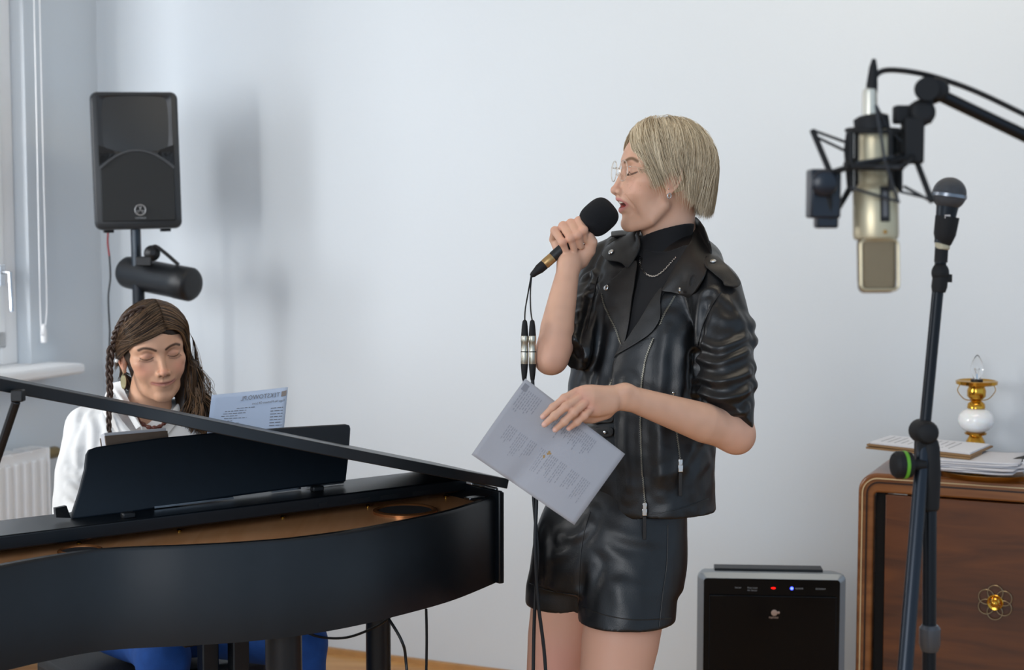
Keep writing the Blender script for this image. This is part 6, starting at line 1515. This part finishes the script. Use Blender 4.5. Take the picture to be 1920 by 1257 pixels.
# jeans
M_jean = mat('blue_denim', '#1d4f9c', .85, bump=.5, bscale=900, bdist=.0008, var=.12, vscale=40)
g = Sculpt((-1.15, 3.15, .0), (-.25, 4.0, .72), .007)
hipc = W(285, 1175, 3.72)
KRp, KLp = W(306, 1232, 3.46), W(562, 1205, 3.60)
g.ell((hipc.x, hipc.y, .56), (.17, .15, .09), 0); g.tube([(hipc.x - .02, hipc.y - .02, .55), KRp], [.075, .056], .03); g.tube([(hipc.x + .08, hipc.y - .02, .57), KLp], [.085, .060], .03)
g.tube([KRp, V(KRp.x - .01, KRp.y + .0, .10)], [.055, .048], .02); g.tube([KLp, V(KLp.x + .01, KLp.y + .03, .10)], [.058, .048], .02); g.cut((-.7, 3.6, .07), (0, 0, -1), .9)
gv, gf = g.mesh(smooth=2); np_obj('jeans', gv, gf, M_jean, pianist)
for k_ in (KRp, KLp):
    s_ = Sculpt((k_.x - .12, k_.y - .25, -.002), (k_.x + .12, k_.y + .12, .12), .006); b0 = V(k_.x, k_.y + .02, .04); s_.tube([b0, b0 - V(-.02, .12, .005), b0 - V(-.03, .18, .012)], [.040, .038, .027], 0); s_.cut((k_.x, k_.y, 0), (0, 0, -1), .3); np_obj('shoe', *s_.mesh(smooth=1), M_lea, pianist)
# necklace of dark beads
bd = spline([PP(.01, -.055, -.105), W(252, 778, 3.565), W(275, 800, 3.535), W(300, 800, 3.545), W(318, 782, 3.58)], 9); m = MB()
for i, p in enumerate(bd): m.ball(p, .0042 + .0012 * math.sin(i * 1.7), 6, 9)
o = m.build('bead_necklace', mat('red_brown_beads', '#5a2a1e', .3, var=.3, vscale=60), None, loc=bd[20]); tag(o, 'necklace of reddish brown beads at the shirt opening of the pianist', 'necklace')
# ------------------------------------------------------------------ hair
rnd = random.Random(23)
hb = Sculpt((-.15, -.13, -.25), (.12, .15, .16), .003)
hb.tube([(.0, .068, .0), (-.008, .072, -.08), (.008, .060, -.15), (.014, .052, -.19)], [.020, .024, .024, .014], .02)
hb.ell((-.018, 0, .042), (.098, .080, .092), 0); hb.ell((-.045, .02, -.03), (.065, .075, .085), .02)
hb.ell((.028, 0, .074), (.054, .060, .052), .015); hb.ell((.112, 0, -.004), (.070, .068, .091), .004, mode='sub'); hb.ell((.075, -.02, -.06), (.080, .082, .085), .004, mode='sub'); hb.ell((.04, -.09, -.06), (.05, .05, .08), .004, mode='sub')
hv3, hf3 = hb.mesh(RP, PO, smooth=2); hairp = np_obj('hair', hv3, hf3, mat_hair('brown_hair', .38), pianist, np.tile([.030, .018, .011], (len(hv3), 1)))
P_, R_, C_ = [], [], []
E2 = (-.018, .042, .104, .086, .099, .0, -.3)
def brown(k0=0.0, warm=0.0):
    k = min(1, max(0, rnd.gauss(.35 + k0, .25))); return [a * (1 - k) + b2 * k for a, b2 in zip((.020, .012, .008), (.21 + warm, .125 + warm * .4, .07))]
def pathlock(pts, col, r, curl=0.0, cf=14, ph=0.0, n=5, env=None):
    Q = []
    for p in spline(pts, n):
        if env and p.z > -.02: p = envelope(p, env); 
        Q.append(p)
    N = len(Q); out = []
    for i, p in enumerate(Q):
        t = i / (N - 1); a = curl * max(0, t - .3) / .7; out.append(PP(p.x + a * math.sin(cf * t + ph), p.y + a * math.cos(cf * t + ph), p.z))
    P_.append(out); R_.append(r); C_.append(col)
g = lambda s_: rnd.gauss(0, s_)
for i in range(210):                                         # right side, swept back behind the ear
    u = rnd.random(); st = (.070 - .11 * u, .012, .16); en = (-.020 - .075 * u + g(.006), -.084, .020 - .035 * u + g(.01)); kc = g(.12); pc = rnd.uniform(0, 6)
    u = u ** 1.35; st = (.1 * math.cos(math.radians(26 + 95 * u)), .018, .042 + .1 * math.sin(math.radians(26 + 95 * u))); en = (-.012 - .080 * u + g(.006), -.084, .030 - .045 * u + g(.008)); md = (.084 - .088 * u + g(.003), -.044, .068 + .046 * u)
    for j_ in range(14): pathlock([st, (md[0] + g(.004), md[1] + g(.003), md[2]), (en[0] + g(.004), en[1], en[2] + g(.004))], brown(kc), rnd.uniform(.0006, .001), 0, n=7, env=(E2[0], E2[1], E2[2] + g(.002), E2[3] + g(.0015), E2[4] + .0015 * math.sin(pc) + g(.001), E2[5], E2[6]))
for i in range(260):                                         # left side, long and wavy over the shoulder
    u = rnd.random(); u2 = rnd.random(); st = (.068 - .11 * u, .012, .16)
    st = (.1 * math.cos(math.radians(28 + 95 * u)), .018, .042 + .1 * math.sin(math.radians(28 + 95 * u))); w1 = (.070 - .11 * u + g(.004), .058, .074); w2 = (.042 - .098 * u, .082, .018); w3 = (.020 - .070 * u2 + g(.006), .088 + g(.008), -.075)
    w4 = (.035 - .065 * u2 + g(.012), .070 + .035 * u + g(.014), -.150); L_ = -.215 + g(.022); w5 = (.045 - .06 * u2 + g(.014), .055 + .05 * u + g(.016), L_); kc = g(.14); pc = rnd.uniform(0, 6.3); cu = rnd.uniform(.004, .011); cf_ = rnd.uniform(14, 24)
    for j_ in range(13): pathlock([st, w1, w2, tuple(Vector(w3) + V(g(.004), g(.004), 0)), tuple(Vector(w4) + V(g(.006), g(.006), g(.005))), tuple(Vector(w5) + V(g(.007), g(.007), g(.01)))], brown(kc, .05), rnd.uniform(.0008, .0015), cu, cf_, pc + g(.25), n=7, env=(E2[0], E2[1], E2[2] + g(.0015), E2[3] + g(.0015), E2[4] + g(.0015), E2[5], E2[6]))
for i in range(40):                                          # loose curls at the outer side
    pc = rnd.uniform(0, 6.3); pathlock([(.02, .02, .15), (.0, .092, .05), (-.01 + g(.02), .106, -.03), (.0 + g(.02), .118 + g(.008), -.09), (.01, .120 + g(.012), -.14)], brown(.1, .04), .0005, .009, rnd.uniform(18, 26), pc, n=8)
for i in range(60):                                          # hair behind the right ear down the neck
    u = rnd.random(); 
    for j_ in range(8): pathlock([(-.03 - .05 * u, -.075, .03), (-.045 - .04 * u + g(.003), -.072, -.03), (-.045 - .05 * u + g(.006), -.060 + g(.008), -.075 + g(.01))], brown(-.1), .0009, .002, 9, g(1), n=4)
v_, f_, k_ = strands(P_, R_, C_, 3); np_obj('hair_strands', v_, f_, mat_hair('brown_hair', .38), pianist, k_)
def braid(pts, r0, r1, name, freq=60):
    Q = spline(pts, 14); N = len(Q); m = MB(); tot = sum((Q[i + 1] - Q[i]).length for i in range(N - 1)); s_acc = 0; ph_a = []
    for i in range(N): ph_a.append(s_acc); s_acc += (Q[i + 1] - Q[i]).length if i < N - 1 else 0
    for k in range(3):
        out, rr = [], []
        for i, p in enumerate(Q):
            t = i / (N - 1); T = (Q[min(i + 1, N - 1)] - Q[max(i - 1, 0)]).normalized(); sd = T.cross(V(0, -1, 0)).normalized(); ot = sd.cross(T); r = r0 + (r1 - r0) * t; a = ph_a[i] * freq * 2 + k * 2 * math.pi / 3
            out.append(p + sd * (r * .85 * math.sin(a)) + ot * (r * .42 * math.sin(2 * a))); rr.append(r * .62)
        m.tube(out, rr, 8)
    return m.build(name, mat('dark_brown_braid', '#38251a', .5, bump=.8, bscale=500, bdist=.001, var=.3, vscale=120), hairp)
Eb = (E2[0], E2[1], E2[2] + .004, E2[3] + .004, E2[4] + .004, 0, -.3)
braid([PP(*envelope(V(*p), Eb)) for p in ((.045, -.02, .15), (.035, -.055, .12), (.010, -.08, .08), (-.018, -.085, .045))] + [W(209, 655, 3.575)], .0055, .0068, 'crown_braid')
braid([W(209, 650, 3.575), W(205, 690, 3.56), W(206, 740, 3.545), W(204, 790, 3.53), W(206, 818, 3.53)], .0072, .0036, 'hanging_braid')
# earrings of the pianist
e0 = lobe + V(-.001, -.006, -.004); er_ = empty('earring', e0, 'gold leaf-shaped earring hanging from the ear of the pianist', 'earring')
m = MB(); c = e0 - Z * .024
for sc in (1.0, .62, .3): m.tube([c + RT * (math.cos(a) * .0052 * sc) + Z * (math.sin(a) * .0150 * (1 if math.sin(a) > 0 else 1.05)) for a in [2 * math.pi * i / 24 for i in range(25)]], .0012, 6, cap=False)
m.tube([c + Z * .015, c - Z * .017], .0009, 6); m.build('leaf', mat('pale_gold', '#c2b389', .3, metal=.9), er_)
MB().tube([e0 + V(0, 0, .003), e0 - Z * .010], .0008, 6).build('hook', MATS['pale_gold'], er_)
o = MB().ball(W(219, 677, 3.56), .0045, 10, 14).build('ear_cuff', mat('pearl', '#e9e6e0', .2, coat=.6), None, loc=W(219, 677, 3.56)); tag(o, 'small white pearl ear cuff on the ear of the pianist', 'ear cuff')
# ------------------------------------------------------------------ piano stool and clutter on the floor
st_ = empty('piano_stool', (hipc.x, hipc.y, 0), 'black piano bench under the seated pianist', 'piano bench')
MB().box((hipc.x, hipc.y + .0, .435), (.44, .32, .07), (K, S, Z)).build('seat', mat('black_leatherette', '#111214', .5, bump=.3, bscale=300), st_, bevel=.015, bseg=3)
MB().box((hipc.x, hipc.y + .0, .375), (.40, .28, .05), (K, S, Z)).build('apron', M_blackp, st_, bevel=.003)
for sx_ in (-1, 1):
    for sy_ in (-1, 1): MB().box(V(hipc.x, hipc.y, .175) + K * (.18 * sx_) + S * (.13 * sy_), (.04, .04, .35), (K, S, Z)).build('leg', M_blackp, st_, bevel=.003)
fb = empty('foot_stand', W(200, 1240, 3.5), 'low black metal stand on the floor under the piano', 'stand')
c = W(225, 1240, 3.1); MB().box(V(c.x, c.y, .40), (.34, .05, .03), (RT, V(0, 1, 0), Z)).build('cross_bar', M_blackpl, fb, bevel=.003)
for dx in (-.16, .16): MB().box(V(c.x + dx, c.y, .20), (.03, .04, .40)).build('leg', M_blackpl, fb, bevel=.003)
